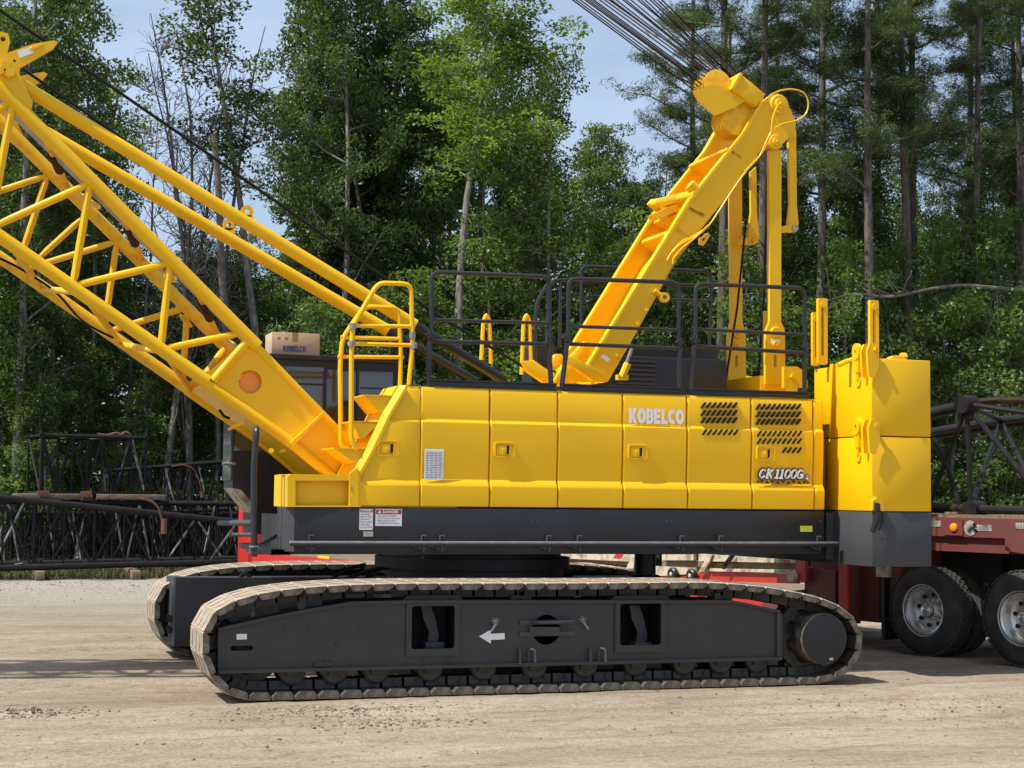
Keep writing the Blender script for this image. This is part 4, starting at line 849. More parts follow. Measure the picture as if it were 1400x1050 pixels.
for k in range(6): tbox(mb, sA_-.12-.03*k, sA_-.143-.03*k, zA_-.012, zA_+.022, -.008, -.0065)
tpart('emblem_print', mb, 'inkg', em)
mb = MB()
for r_ in range(3):
    for k in range(4): s0, z0 = T(1389+k*4, 716+r_*3); tbox(mb, s0, s0-.035, z0-.012, z0+.012, -.008, -.006)
tpart('side_lettering', mb, 'latg', deck)
mb = MB(); s_, z_ = T(1278, 716); tbox(mb, s_-.1, s_+.5, z_-.04, z_+.04, -.006, 0); tpart('reflective_tape', mb, 'latg', deck)
# drop face between the rear deck and the low deck, low deck, gooseneck
mb = MB(); tbox(mb, .95, 1.30, .35, 1.60, .25, 2.5); tbox(mb, 1.25, 1.45, .32, 1.22, .02, .22); tbox(mb, .1, 1.0, .95, 1.5, .3, .5); tbox(mb, .45, .75, .45, 1.35, .1, .3, .05); tbox(mb, 1.4, 2.25, .35, 1.30, .3, .5); tpart('rear_step_frame', mb, 'redshade'); mb = MB(); tbox(mb, 1.27, 1.43, .30, 1.2, -.02, .02); tpart('step_post', mb, 'red')
def tpoly(mb, pts, w0=0.0, th=.08): return mb.prism([tp(*T(x, y), 0)+TI*w0*0 for x, y in pts], TI*th)
def tq(x, y, w):      # point at depth w inside the trailer seen at pixel (x, y)
    d = ray(x, y); P_ = TP+TI*w; t = (P_-CAM).dot(TN)/d.dot(TN); return CAM+d*t
def tpolyw(mb, pts, w, th=.06): return mb.prism([tq(x, y, w) for x, y in pts], TI*th)
mb = MB(); tpolyw(mb, [(1088, 766), (1101, 766), (1101, 797), (1088, 796)], -.02); tpolyw(mb, [(968, 780), (1090, 786), (1090, 798), (968, 794)], .02); tpolyw(mb, [(860, 786), (968, 784), (968, 792), (860, 791)], .02)
tbox(mb, 2.3, 19.1, .30, .60, .12, .24); tbox(mb, 13.0, 19.3, .33, .62, .0, .12)
low = tpart('low_deck_beam', mb, 'red')
mb = MB(); tpolyw(mb, [(1100, 775), (1142, 780), (1142, 840), (1100, 830)], .1); tpolyw(mb, [(1045, 812), (1098, 806), (1098, 840), (1040, 840)], .05); tpart('shaded_web', mb, 'redshade', low)
mb = MB(); tbox(mb, 1.4, 19.0, .58, .63, .24, 2.5); tpart('low_deck_boards', mb, 'wood', low)
mb = MB(); tpolyw(mb, [(740, 757), (868, 758), (866, 768), (740, 762)], -.03); tpolyw(mb, [(905, 758), (948, 758), (948, 766), (905, 766)], -.03); tpolyw(mb, [(955, 757), (1088, 766), (1088, 770), (955, 767)], -.03); tpolyw(mb, [(742, 770), (800, 769), (866, 778), (866, 783), (800, 775), (742, 775)], -.02); tpolyw(mb, [(895, 774), (952, 776), (952, 784), (895, 788)], -.0); tpolyw(mb, [(970, 777), (1080, 779), (1080, 783), (970, 781)], -.03); tpart('pale_side_bar', mb, 'cream', low)
mb = MB(); tpolyw(mb, [(741, 762), (866, 768), (866, 774), (800, 769), (741, 769)], .05); tpolyw(mb, [(905, 766), (948, 766), (960, 769), (1088, 771), (1088, 778), (905, 774)], .05); tpart('side_boards', mb, 'wood', low)
mb = MB(); tpolyw(mb, [(842, 757), (853, 757), (848, 763.5), (838, 763)], -.035, .004); tpolyw(mb, [(1070, 765), (1080, 766), (1080, 769.5), (1072, 769.5)], -.035, .004); tpolyw(mb, [(828, 784), (840, 785), (838, 788), (828, 787)], -.035, .02); tpart('red_stripe', mb, 'redink', low)
mb = MB()
for pts in ([(862, 763), (868, 761), (866, 777), (856, 777)], [(966, 762), (974, 759), (963, 781), (954, 784)]): tpolyw(mb, pts, -.06, .03)
tpart('diagonal_strut', mb, 'cream', low)
mb = MB(); c = tq(1080, 788, -.10); mb.lathe(c, TI, [(0, .055), (0, .075), (.1, .075)], 20); tpart('strap_winch', mb, 'cream', low)
for x_ in (917, 942.5):
    mb = MB(); c = tq(x_, 785+(x_-917)*.08, -.10); mb.lathe(c, TI, [(0, .04), (0, .08), (.02, .10), (.07, .10), (.07, .04)], 22); r_ = tpart('winch_roller', mb, 'black', low); mb = MB(); mb.lathe(c-TI*.008, TI, [(0, .022), (.01, .035)], 12); tpart('roller_hub', mb, 'cream', r_)
mb = MB()
for k in range(7): c = tq(1002-2*k, 759+2.6*k, -.09); mb.tube([c+Vector((.03*math.cos(q*math.pi/3), 0, .035*math.sin(q*math.pi/3))) for q in range(6)], .01, 5, closed=True)
tpart('chain', mb, 'dark', low)
mb = MB(); tbox(mb, 19.1, 19.85, .30, 1.70, .0, .2, .02); tbox(mb, 19.1, 19.9, .30, 1.72, .2, 2.5); tbox(mb, 13.6, 16.5, .38, .64, -.15, .1); gn = tpart('gooseneck', mb, 'red', None, 'bright red upright front end')
mb = MB(); s_, z_ = T(443, 768); tbox(mb, s_-.25, s_+.25, .62, .69, -.02, 0); tpart('yellow_decal', mb, 'lens', low)
mb = MB(); tbox(mb, 12.2, 13.4, .60, .74, -.03, .1); tpart('white_tape', mb, 'latg', low)
# running gear
mb = MB(); tbox(mb, -.85, .55, .95, 1.35, .5, 1.0); tbox(mb, -6.0, .6, 1.1, 1.55, .7, .85); 
for s_ in (0, -1.5, -3.0): mb.cyl(tp(s_, .58, .1), tp(s_, .58, 2.5), .09, 14)
tbox(mb, .62, .78, .22, 1.05, .10, .60); ax_ = tpart('axle_frame', mb, 'dark')
mb = MB(); tbox(mb, .60, .80, .98, 1.18, .02, .10); tpart('mudflap_bracket', mb, 'cream', ax_)
mb = MB(); tbox(mb, .66, .70, .15, .98, .02, .55); tpart('mudflap', mb, 'black', ax_)
def wheel(s_, w0, outer=True):
    R_ = .585; c = tp(s_, R_, w0); root = None
    mb = MB(); pr = [(.02, .31), (0, .34), (-.0, .42), (.02, .52), (.05, .565), (.06, .575), (.25, .575), (.26, .565), (.29, .52), (.31, .42), (.31, .34), (.29, .31)]
    mb.lathe(c, TI, pr, 56, cap=(0, 0)); bm = mb.bm
    tb = MB()
    u = TD; z = Vector((0, 0, 1))
    for row in range(5):
        for k in range(44):
            a_ = 2*math.pi*(k+(row % 2)*.5)/44; n = u*math.cos(a_)+z*math.sin(a_); t = -u*math.sin(a_)+z*math.cos(a_); q = c+TI*(.055+.05*row)+n*.572
            w_ = TI*.021; h_ = t*.028; sk_ = t*.012*(1 if row % 2 else -1)
            tb.prism([q-w_-h_-sk_, q+w_-h_+sk_, q+w_+h_+sk_, q-w_+h_-sk_], n*.016)
    tv = tpart('wheel', mb, 'tyre')
    tpart('tyre_tread', tb, 'tread', tv)
    if outer:
        mb = MB(); mb.lathe(c+TI*.01, TI, [(0, .352), (-.008, .345), (-.008, .325), (.02, .315), (.03, .29), (.12, .275), (.17, .265), (.18, .14), (.15, .12), (.10, .10)], 44, cap=(0, 1)); tpart('rim', mb, 'alu', tv)
        mb = MB()
        for k in range(8): a_ = 2*math.pi*k/8+.2; n = u*math.cos(a_)+z*math.sin(a_); q = c+TI*.166+n*.20; mb.lathe(q, TI, [(-.004, .028), (.002, .028)], 12)
        tpart('hand_hole', mb, 'slot', tv)  # dark discs paint the shade of the rim openings
        mb = MB(); mb.lathe(c+TI*.03, TI, [(0, .02), (.004, .05), (.02, .075), (.05, .085), (.12, .085)], 24)
        for k in range(10): a_ = 2*math.pi*k/10; n = u*math.cos(a_)+z*math.sin(a_); mb.cyl(c+TI*.13+n*.125, c+TI*.17+n*.125, .014, 8)
        tpart('hub_cap', mb, 'alu', tv)
    return tv
for s_ in (0, -1.5): 
    wheel(s_, .0); wheel(s_, .40, False); wheel(s_, 2.0, False)
# white utility body parked beyond the trailer
WB = thing('white_truck_body', 'white truck body with red tail lamps, glimpsed beneath the red trailer deck', 'truck', (19.2, 10, 0))
c0, c1 = P(1262, 785, 11.0), P(1322, 742, 11.0); mb = MB(); mb.box((c0.x, 11.0, .75), (P(1316, 0, 11).x, 13, 1.9), .02); mb.box((P(1316, 0, 11).x, 11.2, .75), (P(1345, 0, 11).x, 12.8, 1.25), .02); obj('cargo_body', mb, 'cream', WB)
mb = MB()
for px in (1338, 1362): c = P(px, 757, 11.0); mb.cyl(c, c+Vector((0, .4, 0)), .07, 12)
obj('tail_lamp', mb, 'orange', WB); mb = MB(); mb.box((c0.x, 11.3, .45), (P(1380, 0, 11).x, 12.5, .76)); 
for px in (1285, 1365): c = P(px, 800, 11.6); mb.cyl((c.x, 11.2, .42), (c.x, 11.5, .42), .42, 20)
obj('chassis', mb, 'black', WB)
# ================================================================== LATTICE BOOM SECTIONS
def lattice(label, P0, P1, w0, h0, w1, h1, n, r=.06, rl=.022, m='lat', group='black lattice boom sections lying in the yard', pale=.12, seed=1):
    """P0,P1: bottom near corners of the two ends; w widths (away), h heights"""
    P0, P1 = Vector(P0), Vector(P1); ax = (P1-P0); d = ax.normalized(); side = Vector((-d.y, d.x, 0)); side = side if side.y > 0 else -side; z = Vector((0, 0, 1)); rg = random.Random(seed)
    root = thing('lattice_boom_section', label, 'boom section', tuple((P0+P1)/2), group)
    def pt(t, i, j): return P0.lerp(P1, t)+side*((w0+(w1-w0)*t)*i)+z*((h0+(h1-h0)*t)*j)
    for i in (0, 1):
        for j in (0, 1):
            mb = MB(); mb.tube([pt(0, i, j), pt(1, i, j)], r, 10)
            for t in (0, 1): q = pt(t, i, j); mb.lathe(q-side*.07, side, [(0, r*.9), (0, r*1.35), (.14, r*1.35), (.14, r*.9)], 14)
            obj('chord', mb, m, root)
    faces = [((0, 0), (0, 1)), ((1, 0), (1, 1)), ((0, 1), (1, 1)), ((0, 0), (1, 0))]
    for f, (A_, B_) in enumerate(faces):
        mb = MB(); 
        for k in range(n):
            t0, t1 = k/n, (k+1)/n; a_, b_ = (A_, B_) if (k+f) % 2 else (B_, A_)
            mb.tube([pt(t0, *a_), pt(t1, *b_)], rl, 7, mi=1 if rg.random() < pale else 0)
            if f < 2: mb.tube([pt(t0+.004, *A_), pt(t0+.004, *B_)], rl*.9, 7, mi=0)
        obj('lacing', mb, [m, 'latg'], root)
    for t in (0, 1):
        mb = MB(); 
        for A_, B_ in faces: mb.tube([pt(t, *A_), pt(t, *B_)], rl*1.3, 8)
        mb.tube([pt(t, 0, 0), pt(t, 1, 1)], rl, 7); obj('end_frame', mb, m, root)
    return root
g0 = G(-60, 792); 
def gx(px, Y, z): return Vector((P(px, 600, Y).x, Y, z))
Yl = 22.0
lattice('long black lattice section lying nearest on the grass edge, tapering towards the crane', gx(-80, Yl, .22), gx(365, Yl+.5, .38), 1.9, 1.72, 1.5, .85, 11, .075, .028, pale=.05)
lattice('black lattice section on the ground right behind the long tapering one', gx(-60, Yl+2.6, .2), gx(330, Yl+2.6, .2), 1.7, 1.5, 1.7, 1.5, 22, .06, .024, pale=.25, seed=4)
lattice('short black lattice section stacked on timbers, topmost and left of the others', gx(57, Yl+3.0, 1.92), gx(200, Yl+3.4, 1.92), 1.6, 1.40, 1.6, 1.40, 7, .05, .026, pale=.3, seed=5)
lattice('black lattice section raised behind, reaching to the cab corner', gx(150, Yl+4.6, 1.35), gx(318, Yl+4.6, 1.55), 1.5, 1.15, 1.5, 1.25, 9, .05, .024, pale=.2, seed=6)
lattice('low black lattice section farthest back at the foot of the trees', gx(20, Yl+5.5, .2), gx(345, Yl+5.5, .2), 1.5, 1.2, 1.5, 1.2, 18, .05, .022, pale=.1, seed=9)
# timbers and straps on the stack
def timber(x0, x1, Y, z, label, h=.13):
    mb = MB(); a, b = P(x0, 600, Y).x, P(x1, 600, Y).x; mb.box((a, Y, z), (b, Y+.2, z+h), .01); o = obj('timber_beam', mb, 'wood'); tag(o, label, 'timber', 'dunnage timbers among the boom sections'); return o
timber(20, 118, Yl+2.45, 1.78, 'brown timber beam with red strap under the topmost lattice section'); timber(135, 228, Yl+2.45, 1.78, 'grey timber beam right of the strapped one, under the stacked lattice')
def timber2(px, Y, label):
    c = P(px, 600, Y).x; mb = MB(); mb.box((c-.1, Y-.3, 0.0), (c+.1, Y+2.2, .19), .01); tag(obj('timber_beam', mb, 'wood'), label, 'timber', 'dunnage timbers among the boom sections')
timber2(60, Yl, 'left bearer timber on the ground beneath the long lattice section'); timber2(190, Yl, 'right bearer timber on the ground beneath the long lattice section')
for (x0, y0, x1, y1, Yq_, lb) in ((52, 686, 66, 690, Yl+2.4, 'red strap wound round the brown timber beam'), (112, 682, 124, 690, Yl+2.4, 'rusty red strap at the joint between the two timbers')):
    mb = MB(); a = P(x0, y1, Yq_); b = P(x1, y0, Yq_); rr_ = random.Random(x0)
    for k in range(5): x = a.x+(b.x-a.x)*k/4; mb.tube([Vector((x, Yq_+.02, 1.75)), Vector((x+.03, Yq_, 1.85)), Vector((x-.02, Yq_+.02, 1.95)), Vector((x+.02, Yq_+.2, 1.96))], .025, 6)
    tag(obj('strap', mb, 'rust'), lb, 'strap')
mb = MB(); pts = PS([(133, 594), (148, 596), (158, 592), (166, 595), (172, 590), (178, 595)], Yl+3.6); mb.tube(fillet(pts, .2), .04, 7); tag(obj('rope_coil', mb, 'rust'), 'reddish rope bundle lying on top of the highest lattice section', 'rope')
mb = MB(); pts = PS([(188, 681), (205, 684), (216, 692), (222, 712), (224, 730)], Yl-.05); mb.tube(fillet(pts, .3), .03, 7); mb.tube([pts[-1]+Vector((0, 0, .35)), pts[-1]], .07, 8); tag(obj('rope_coil', mb, 'rust'), 'reddish rope hanging down over the long lattice section', 'rope')
mb = MB(); pts = PS([(235, 638), (250, 635), (265, 640), (272, 655), (276, 672)], Yl+4.4); mb.tube(fillet(pts, .3), .022, 7); mb.tube([pts[-1], pts[-1]+Vector((.03, 0, -.15))], .06, 8); tag(obj('rope_coil', mb, 'rust'), 'thin looped rope draped at the end of the raised lattice section', 'rope')
# section carried on the trailer
z0 = 1.92
a = tp(T(1500, 0)[0]-2.2, z0, .35); 
P0 = tp(-4.2, z0, .4); P1 = tp(5.5, z0, .4)
root = thing('lattice_boom_section', 'black lattice boom section loaded on the red trailer deck at the right', 'boom section', tuple((P0+P1)/2), 'black lattice boom sections lying in the yard')
def q3(px, py, w): 
    d = ray(px, py); P_ = TP+TI*w; t = (P_-CAM).dot(TN)/d.dot(TN); return CAM+d*t
wA, wB = .35, 2.2
top_j, bot_j = q3(1322, 553, wA), q3(1333, 696, wA)
mb = MB(); mb.tube([q3(1200, 583, wA), top_j], .072, 12); mb.lathe(top_j-TI*.12, TI, [(0, .06), (0, .12), (.24, .12), (.24, .06)], 18); obj('chord', mb, 'lat', root)
mb = MB(); mb.tube([q3(1200, 693, wA), bot_j], .065, 12); mb.lathe(bot_j-TI*.12, TI, [(0, .05), (0, .11), (.24, .11), (.24, .05)], 18); obj('chord', mb, 'lat', root)
mb = MB(); mb.tube([bot_j, q3(1480, 700, wA)], .055, 10); obj('chord', mb, 'lat', root)
fr = q3(1368, 575, wB); mb = MB(); mb.tube([q3(1180, 606, wB), fr, q3(1480, 562, wB)], .062, 10); obj('chord', mb, 'lat', root); mb = MB(); mb.tube([q3(1180, 612, wB+.1), q3(1300, 593, wB+.1), q3(1480, 566, wB+.1)], .05, 8); obj('chord', mb, 'lat', root)
lac = [((1320, 560), (1270, 690), 0, 0), ((1322, 560), (1327, 690), 0, 0), ((1326, 560), (1440, 700), 0, 0), ((1368, 578), (1328, 690), 1, 0), ((1370, 578), (1430, 700), 1, 0), ((1322, 553), (1368, 575), 0, 1), ((1290, 622), (1312, 690), 0, 0), ((1275, 600), (1290, 625), 0, 0), ((1200, 650), (1275, 568), 0, 0), ((1322, 553), (1480, 575), 0, 0)]
for (x0, y0), (x1, y1), a_, b_ in lac:
    mb = MB(); mb.tube([q3(x0, y0, wB if a_ else wA), q3(x1, y1, wB if b_ else wA)], .034, 8); obj('lacing_tube', mb, 'lat', root)
mb = MB(); mb.tube([q3(1330, 550, 1.0), q3(1365, 547, 1.2), q3(1420, 548, 1.2), q3(1480, 552, 1.2)], .045, 8, mi=0); obj('stowed_pendant', mb, 'brown', root)
mb = MB(); mb.box(q3(1346, 562, 1.0), q3(1349, 553, 1.0)+Vector((.05, .05, 0))); obj('pin', mb, 'latg', root)
tag(obj('timber_beam', MB().prism([tp(-.4, 1.834, .2), tp(-.2, 1.834, .2), tp(-.2, 1.86, .2), tp(-.4, 1.86, .2)], TI*2.3), 'wood'), 'thin bearer timber between the trailer deck and the lattice section', 'timber', 'dunnage timbers among the boom sections')
# ================================================================== GROUND
def gmat():
    m = bpy.data.materials.new('dry_sandy_dirt'); m.use_nodes = True; nt = m.node_tree; N = nt.nodes; L = nt.links; b = N['Principled BSDF']; b.inputs['Roughness'].default_value = .95; b.inputs['Specular IOR Level'].default_value = .15
    g = N.new('ShaderNodeNewGeometry'); pos = g.outputs['Position']
    def noise(sc, det, mpv=None, dist=0):
        n = N.new('ShaderNodeTexNoise'); n.inputs['Scale'].default_value = sc; n.inputs['Detail'].default_value = det; n.inputs['Distortion'].default_value = dist
        if mpv: mp = N.new('ShaderNodeMapping'); mp.inputs['Scale'].default_value = mpv; mp.inputs['Rotation'].default_value = (0, 0, math.radians(-4)); L.new(pos, mp.inputs[0]); L.new(mp.outputs[0], n.inputs['Vector'])
        else: L.new(pos, n.inputs['Vector'])
        return n.outputs['Fac']
    def ramp(f, p0, c0, p1, c1):
        r = N.new('ShaderNodeValToRGB'); e = r.color_ramp.elements; e[0].position = p0; e[0].color = (*c0, 1); e[1].position = p1; e[1].color = (*c1, 1); L.new(f, r.inputs[0]); return r.outputs[0]
    def mix(a, b_, f, mode='MIX'):
        x = N.new('ShaderNodeMix'); x.data_type = 'RGBA'; x.blend_type = mode
        (L.new(f, x.inputs[0]) if not isinstance(f, float) else setattr(x.inputs[0], 'default_value', f))
        L.new(a, x.inputs[6]); L.new(b_, x.inputs[7]) if hasattr(b_, 'node') else setattr(x.inputs[7], 'default_value', (*b_, 1)); return x.outputs[2]
    base = ramp(noise(.35, 8), .35, (.285, .232, .170), .65, (.370, .308, .230))
    st = ramp(noise(1.0, 9, (.45, 1.7, 1), 1.2), .40, (.84, .82, .80), .56, (1, 1, 1))
    c = mix(base, st, 1.0, 'MULTIPLY')
    fine = ramp(noise(34, 9), .36, (.68, .65, .62), .55, (1.04, 1.04, 1.04)); c = mix(c, fine, .7, 'MULTIPLY'); med = ramp(noise(5, 8, (1, 2.2, 1)), .34, (.72, .68, .64), .50, (1, 1, 1)); c = mix(c, med, .7, 'MULTIPLY'); band = ramp(noise(1.0, 5, (.07, 1.1, 1), .8), .42, (.86, .84, .82), .52, (1, 1, 1)); c = mix(c, band, .9, 'MULTIPLY')  # band puts long shadow-like darker patches into the dirt colour
    sp = ramp(noise(9, 8, (1, 2, 1)), .60, (0, 0, 0), .70, (1, 1, 1)); c = mix(c, (.20, .155, .11), mix_f := sp, 'MIX') if False else c
    v = N.new('ShaderNodeTexVoronoi'); v.inputs['Scale'].default_value = 20; L.new(pos, v.inputs['Vector'])
    vr = ramp(v.outputs['Distance'], .05, (1, 1, 1), .14, (0, 0, 0)); sel = ramp(noise(1.3, 3), .50, (0, 0, 0), .62, (1, 1, 1))
    mm = N.new('ShaderNodeMath'); mm.operation = 'MULTIPLY'; L.new(vr, mm.inputs[0]); L.new(sel, mm.inputs[1])
    c = mix(c, (.50, .46, .40), mm.outputs[0])
    v2 = N.new('ShaderNodeTexVoronoi'); v2.inputs['Scale'].default_value = 7; L.new(pos, v2.inputs['Vector'])
    vr2 = ramp(v2.outputs['Distance'], .03, (1, 1, 1), .09, (0, 0, 0)); mm2 = N.new('ShaderNodeMath'); mm2.operation = 'MULTIPLY'; L.new(vr2, mm2.inputs[0]); L.new(ramp(noise(2.1, 3), .5, (0, 0, 0), .6, (1, 1, 1)), mm2.inputs[1])
    c = mix(c, (.13, .095, .065), mm2.outputs[0])
    # greyer gravel towards the far edge of the yard
    sx = N.new('ShaderNodeSeparateXYZ'); L.new(pos, sx.inputs[0]); mr = N.new('ShaderNodeMapRange'); mr.inputs['From Min'].default_value = 9; mr.inputs['From Max'].default_value = 20; L.new(sx.outputs[1], mr.inputs[0])
    c = mix(c, ramp(noise(16, 6), .35, (.20, .18, .15), .6, (.38, .345, .29)), mr.outputs[0])
    # forest floor
    mr2 = N.new('ShaderNodeMapRange'); mr2.inputs['From Min'].default_value = 22.6; mr2.inputs['From Max'].default_value = 23.6
    ad = N.new('ShaderNodeMath'); ad.operation = 'MULTIPLY_ADD'; L.new(noise(.6, 4), ad.inputs[0]); ad.inputs[1].default_value = 2.5; L.new(sx.outputs[1], ad.inputs[2]); L.new(ad.outputs[0], mr2.inputs[0])
    c = mix(c, ramp(noise(6, 6), .4, (.035, .035, .018), .65, (.12, .10, .055)), mr2.outputs[0])
    L.new(c, b.inputs['Base Color'])
    bp = N.new('ShaderNodeBump'); bp.inputs['Strength'].default_value = .6; bp.inputs['Distance'].default_value = .03
    h = N.new('ShaderNodeMath'); h.operation = 'MULTIPLY_ADD'; L.new(noise(14, 8), h.inputs[0]); h.inputs[1].default_value = .7; L.new(noise(1.7, 9, (.8, 1.8, 1)), h.inputs[2]); L.new(h.outputs[0], bp.inputs['Height']); L.new(bp.outputs[0], b.inputs['Normal'])
    return m
M['ground'] = gmat()
from mathutils import noise as mn
def gheight(x, y):
    fl = 0.0
    h = .012*mn.noise(Vector((x*.5, y*1.9, 0)))+.010*mn.noise(Vector((x*1.9, y*4.5, 3)))+.006*mn.noise(Vector((x*7, y*9, 1)))
    for yc, w_, dpt in ((-1.15, .10, .030), (-2.6, .14, .03), (-1.9, .07, .022), (-3.3, .12, .025), (1.6, .16, .03), (5.6, .2, .04), (7.2, .2, .04)):          # tyre ruts along the yard
        u_ = y-yc-.12*math.sin(x*.5+yc); h -= dpt*math.exp(-(u_/w_)**2); h += dpt*.6*math.exp(-((u_-2*w_)/w_)**2)
    for xc, yc, r_, a_ in ((G(30, 975).x, G(30, 975).y, .40, .09), (3.4, -.75, .55, .028), (3.7, -1.55, .35, .02), (9.4, -1.9, .9, .02)):   # churned patches
        q_ = math.exp(-(((x-xc)/r_)**2+((y-yc)/(r_*.5))**2)); h += q_*a_*(mn.noise(Vector((x*9, y*9, 5)))+.3*abs(mn.noise(Vector((x*25, y*25, 5)))))
    return h-.012
xs = np.concatenate([[-300, -80, -30, -12], np.arange(-6, 18, .07), [24, 40, 90, 300]]); ys = np.concatenate([[-300, -60, -18], np.arange(-6.5, 8, .07), np.arange(8, 30, .35), [40, 80, 200, 600]])
nx, ny = len(xs), len(ys)
V = [(x, y, gheight(x, y) if -6.1 < x < 18.1 and -6.6 < y < 30 else -.012) for y in ys for x in xs]
Fq = [(j*nx+i, j*nx+i+1, (j+1)*nx+i+1, (j+1)*nx+i) for j in range(ny-1) for i in range(nx-1)]
me = bpy.data.meshes.new('ground'); me.from_pydata(V, [], Fq); me.polygons.foreach_set('use_smooth', [True]*len(Fq)); me.materials.append(M['ground']); tag(link('ground', me), None, None, kind='structure')
# loose stones and clods
rg = random.Random(11); mb = MB(); bm = mb.bm
ico = bmesh.new(); bmesh.ops.create_icosphere(ico, subdivisions=1, radius=1); iv = [v.co.copy() for v in ico.verts]; itf = [[v.index for v in f.verts] for f in ico.faces]; ico.free()
def stone(x, y, r_):
    s_ = Vector((r_*rg.uniform(.8, 1.5), r_*rg.uniform(.7, 1.2), r_*rg.uniform(.35, .7))); R_ = Matrix.Rotation(rg.uniform(0, 6), 3, 'Z'); z = gheight(x, y)
    vs = [bm.verts.new(R_ @ Vector((v.x*s_.x*rg.uniform(.8, 1.15), v.y*s_.y*rg.uniform(.8, 1.15), v.z*s_.z))+Vector((x, y, z+s_.z*.3))) for v in iv]
    mi = 0 if rg.random() < .6 else (1 if rg.random() < .6 else 2)
    for f in itf: bm.faces.new([vs[i] for i in f]).material_index = mi
for k in range(2300):
    x, y = rg.uniform(-3.5, 14), rg.uniform(-6, 1.5); stone(x, y, .005+.016*rg.random()**4)
for xc, yc, n_, sp_ in ((3.3, -.8, 700, .6), (3.6, -1.7, 400, .45), (G(30, 975).x, G(30, 975).y, 900, .30), (9.6, -2.0, 380, 1.2), (11, -3, 200, 1.0), (1.5, 20, 900, 5)):
    for k in range(n_): stone(rg.gauss(xc, sp_), rg.gauss(yc, sp_*.4), (.006+.016*rg.random()**3)*(1.6 if yc > 10 else 1))
M['stone'] = mat('pale_pebble', (.29, .24, .175), .9, noise=.3, scale=3); M['stone2'] = mat('brown_clod', (.17, .128, .088), .95, noise=.3, scale=3)
tag(obj('loose_stones', mb, ['stone', 'stone2', 'dust'], ang=10), 'pale pebbles and clods scattered over the dirt yard', 'stones', kind='stuff')
# dry grass edge in front of the trees
mb = MB(); bm = mb.bm; rg = random.Random(4)
for k in range(15000):
    x = rg.uniform(-4, 8) if k < 9000 else rg.uniform(8, 40); y = 22.2+abs(rg.gauss(0, 1.1))*(1 if k < 9000 else 2) if x < 8 else 23+abs(rg.gauss(0, 2)); h_ = rg.uniform(.05, .22); a_ = rg.uniform(0, 3.14); dx, dy = .012*math.cos(a_), .012*math.sin(a_); lx, ly = rg.gauss(0, .05), rg.gauss(0, .05)
    bm.faces.new([bm.verts.new(c) for c in ((x-dx, y-dy, 0), (x+dx, y+dy, 0), (x+lx, y+ly, h_))]).material_index = 0 if rg.random() < .5 else 1
M['grassd'] = mat('dry_grass', (.26, .22, .10), .9, noise=.3, scale=2); M['grassg'] = mat('green_grass', (.08, .13, .03), .9, noise=.3, scale=2)
tag(obj('grass_edge', mb, ['grassd', 'grassg']), 'dry grass strip between the gravel and the trees', 'grass', kind='stuff')
# ================================================================== VEGETATION
def leafmat(name, c1, c2, tr, sat=1.0):
    m = bpy.data.materials.new(name); m.use_nodes = True; nt = m.node_tree; N = nt.nodes; L = nt.links; N.remove(N['Principled BSDF']); out = N['Material Output']
    d = N.new('ShaderNodeBsdfDiffuse'); t = N.new('ShaderNodeBsdfTranslucent'); g = N.new('ShaderNodeBsdfGlossy'); g.inputs['Roughness'].default_value = .45; g.inputs['Color'].default_value = (.6, .65, .6, 1)
    tc = N.new('ShaderNodeTexCoord'); n = N.new('ShaderNodeTexNoise'); n.inputs['Scale'].default_value = .9; n.inputs['Detail'].default_value = 4; L.new(tc.outputs['Object'], n.inputs['Vector'])
    r = N.new('ShaderNodeValToRGB'); e = r.color_ramp.elements; e[0].position = .38; e[1].position = .62; e[0].color = (*c1, 1); e[1].color = (*c2, 1); L.new(n.outputs['Fac'], r.inputs[0])
    oi = N.new('ShaderNodeObjectInfo'); hs = N.new('ShaderNodeHueSaturation'); mr = N.new('ShaderNodeMapRange'); mr.inputs['To Min'].default_value = .78; mr.inputs['To Max'].default_value = 1.25; L.new(oi.outputs['Random'], mr.inputs[0]); L.new(mr.outputs[0], hs.inputs['Value']); L.new(r.outputs[0], hs.inputs['Color'])
    L.new(hs.outputs[0], d.inputs[0])
    tcx = N.new('ShaderNodeMix'); tcx.data_type = 'RGBA'; tcx.blend_type = 'MULTIPLY'; tcx.inputs[0].default_value = 1; L.new(hs.outputs[0], tcx.inputs[6]); tcx.inputs[7].default_value = (1.5, 1.7, .5, 1); L.new(tcx.outputs[2], t.inputs[0])
    a = N.new('ShaderNodeMixShader'); a.inputs[0].default_value = tr; L.new(d.outputs[0], a.inputs[1]); L.new(t.outputs[0], a.inputs[2])
    b2 = N.new('ShaderNodeMixShader'); b2.inputs[0].default_value = .03; L.new(a.outputs[0], b2.inputs[1]); L.new(g.outputs[0], b2.inputs[2]); L.new(b2.outputs[0], out.inputs[0]); return m
M['leaf'] = leafmat('broad_leaves', (.058, .098, .030), (.145, .200, .058), .36); M['leafd'] = leafmat('dark_leaves', (.044, .076, .028), (.105, .152, .048), .32)
M['leafy'] = leafmat('yellow_green_leaves', (.085, .145, .030), (.20, .265, .060), .40); M['leafb'] = leafmat('bush_leaves', (.070, .118, .032), (.165, .225, .058), .38); M['needle'] = leafmat('pine_needles', (.042, .070, .034), (.105, .135, .050), .25)
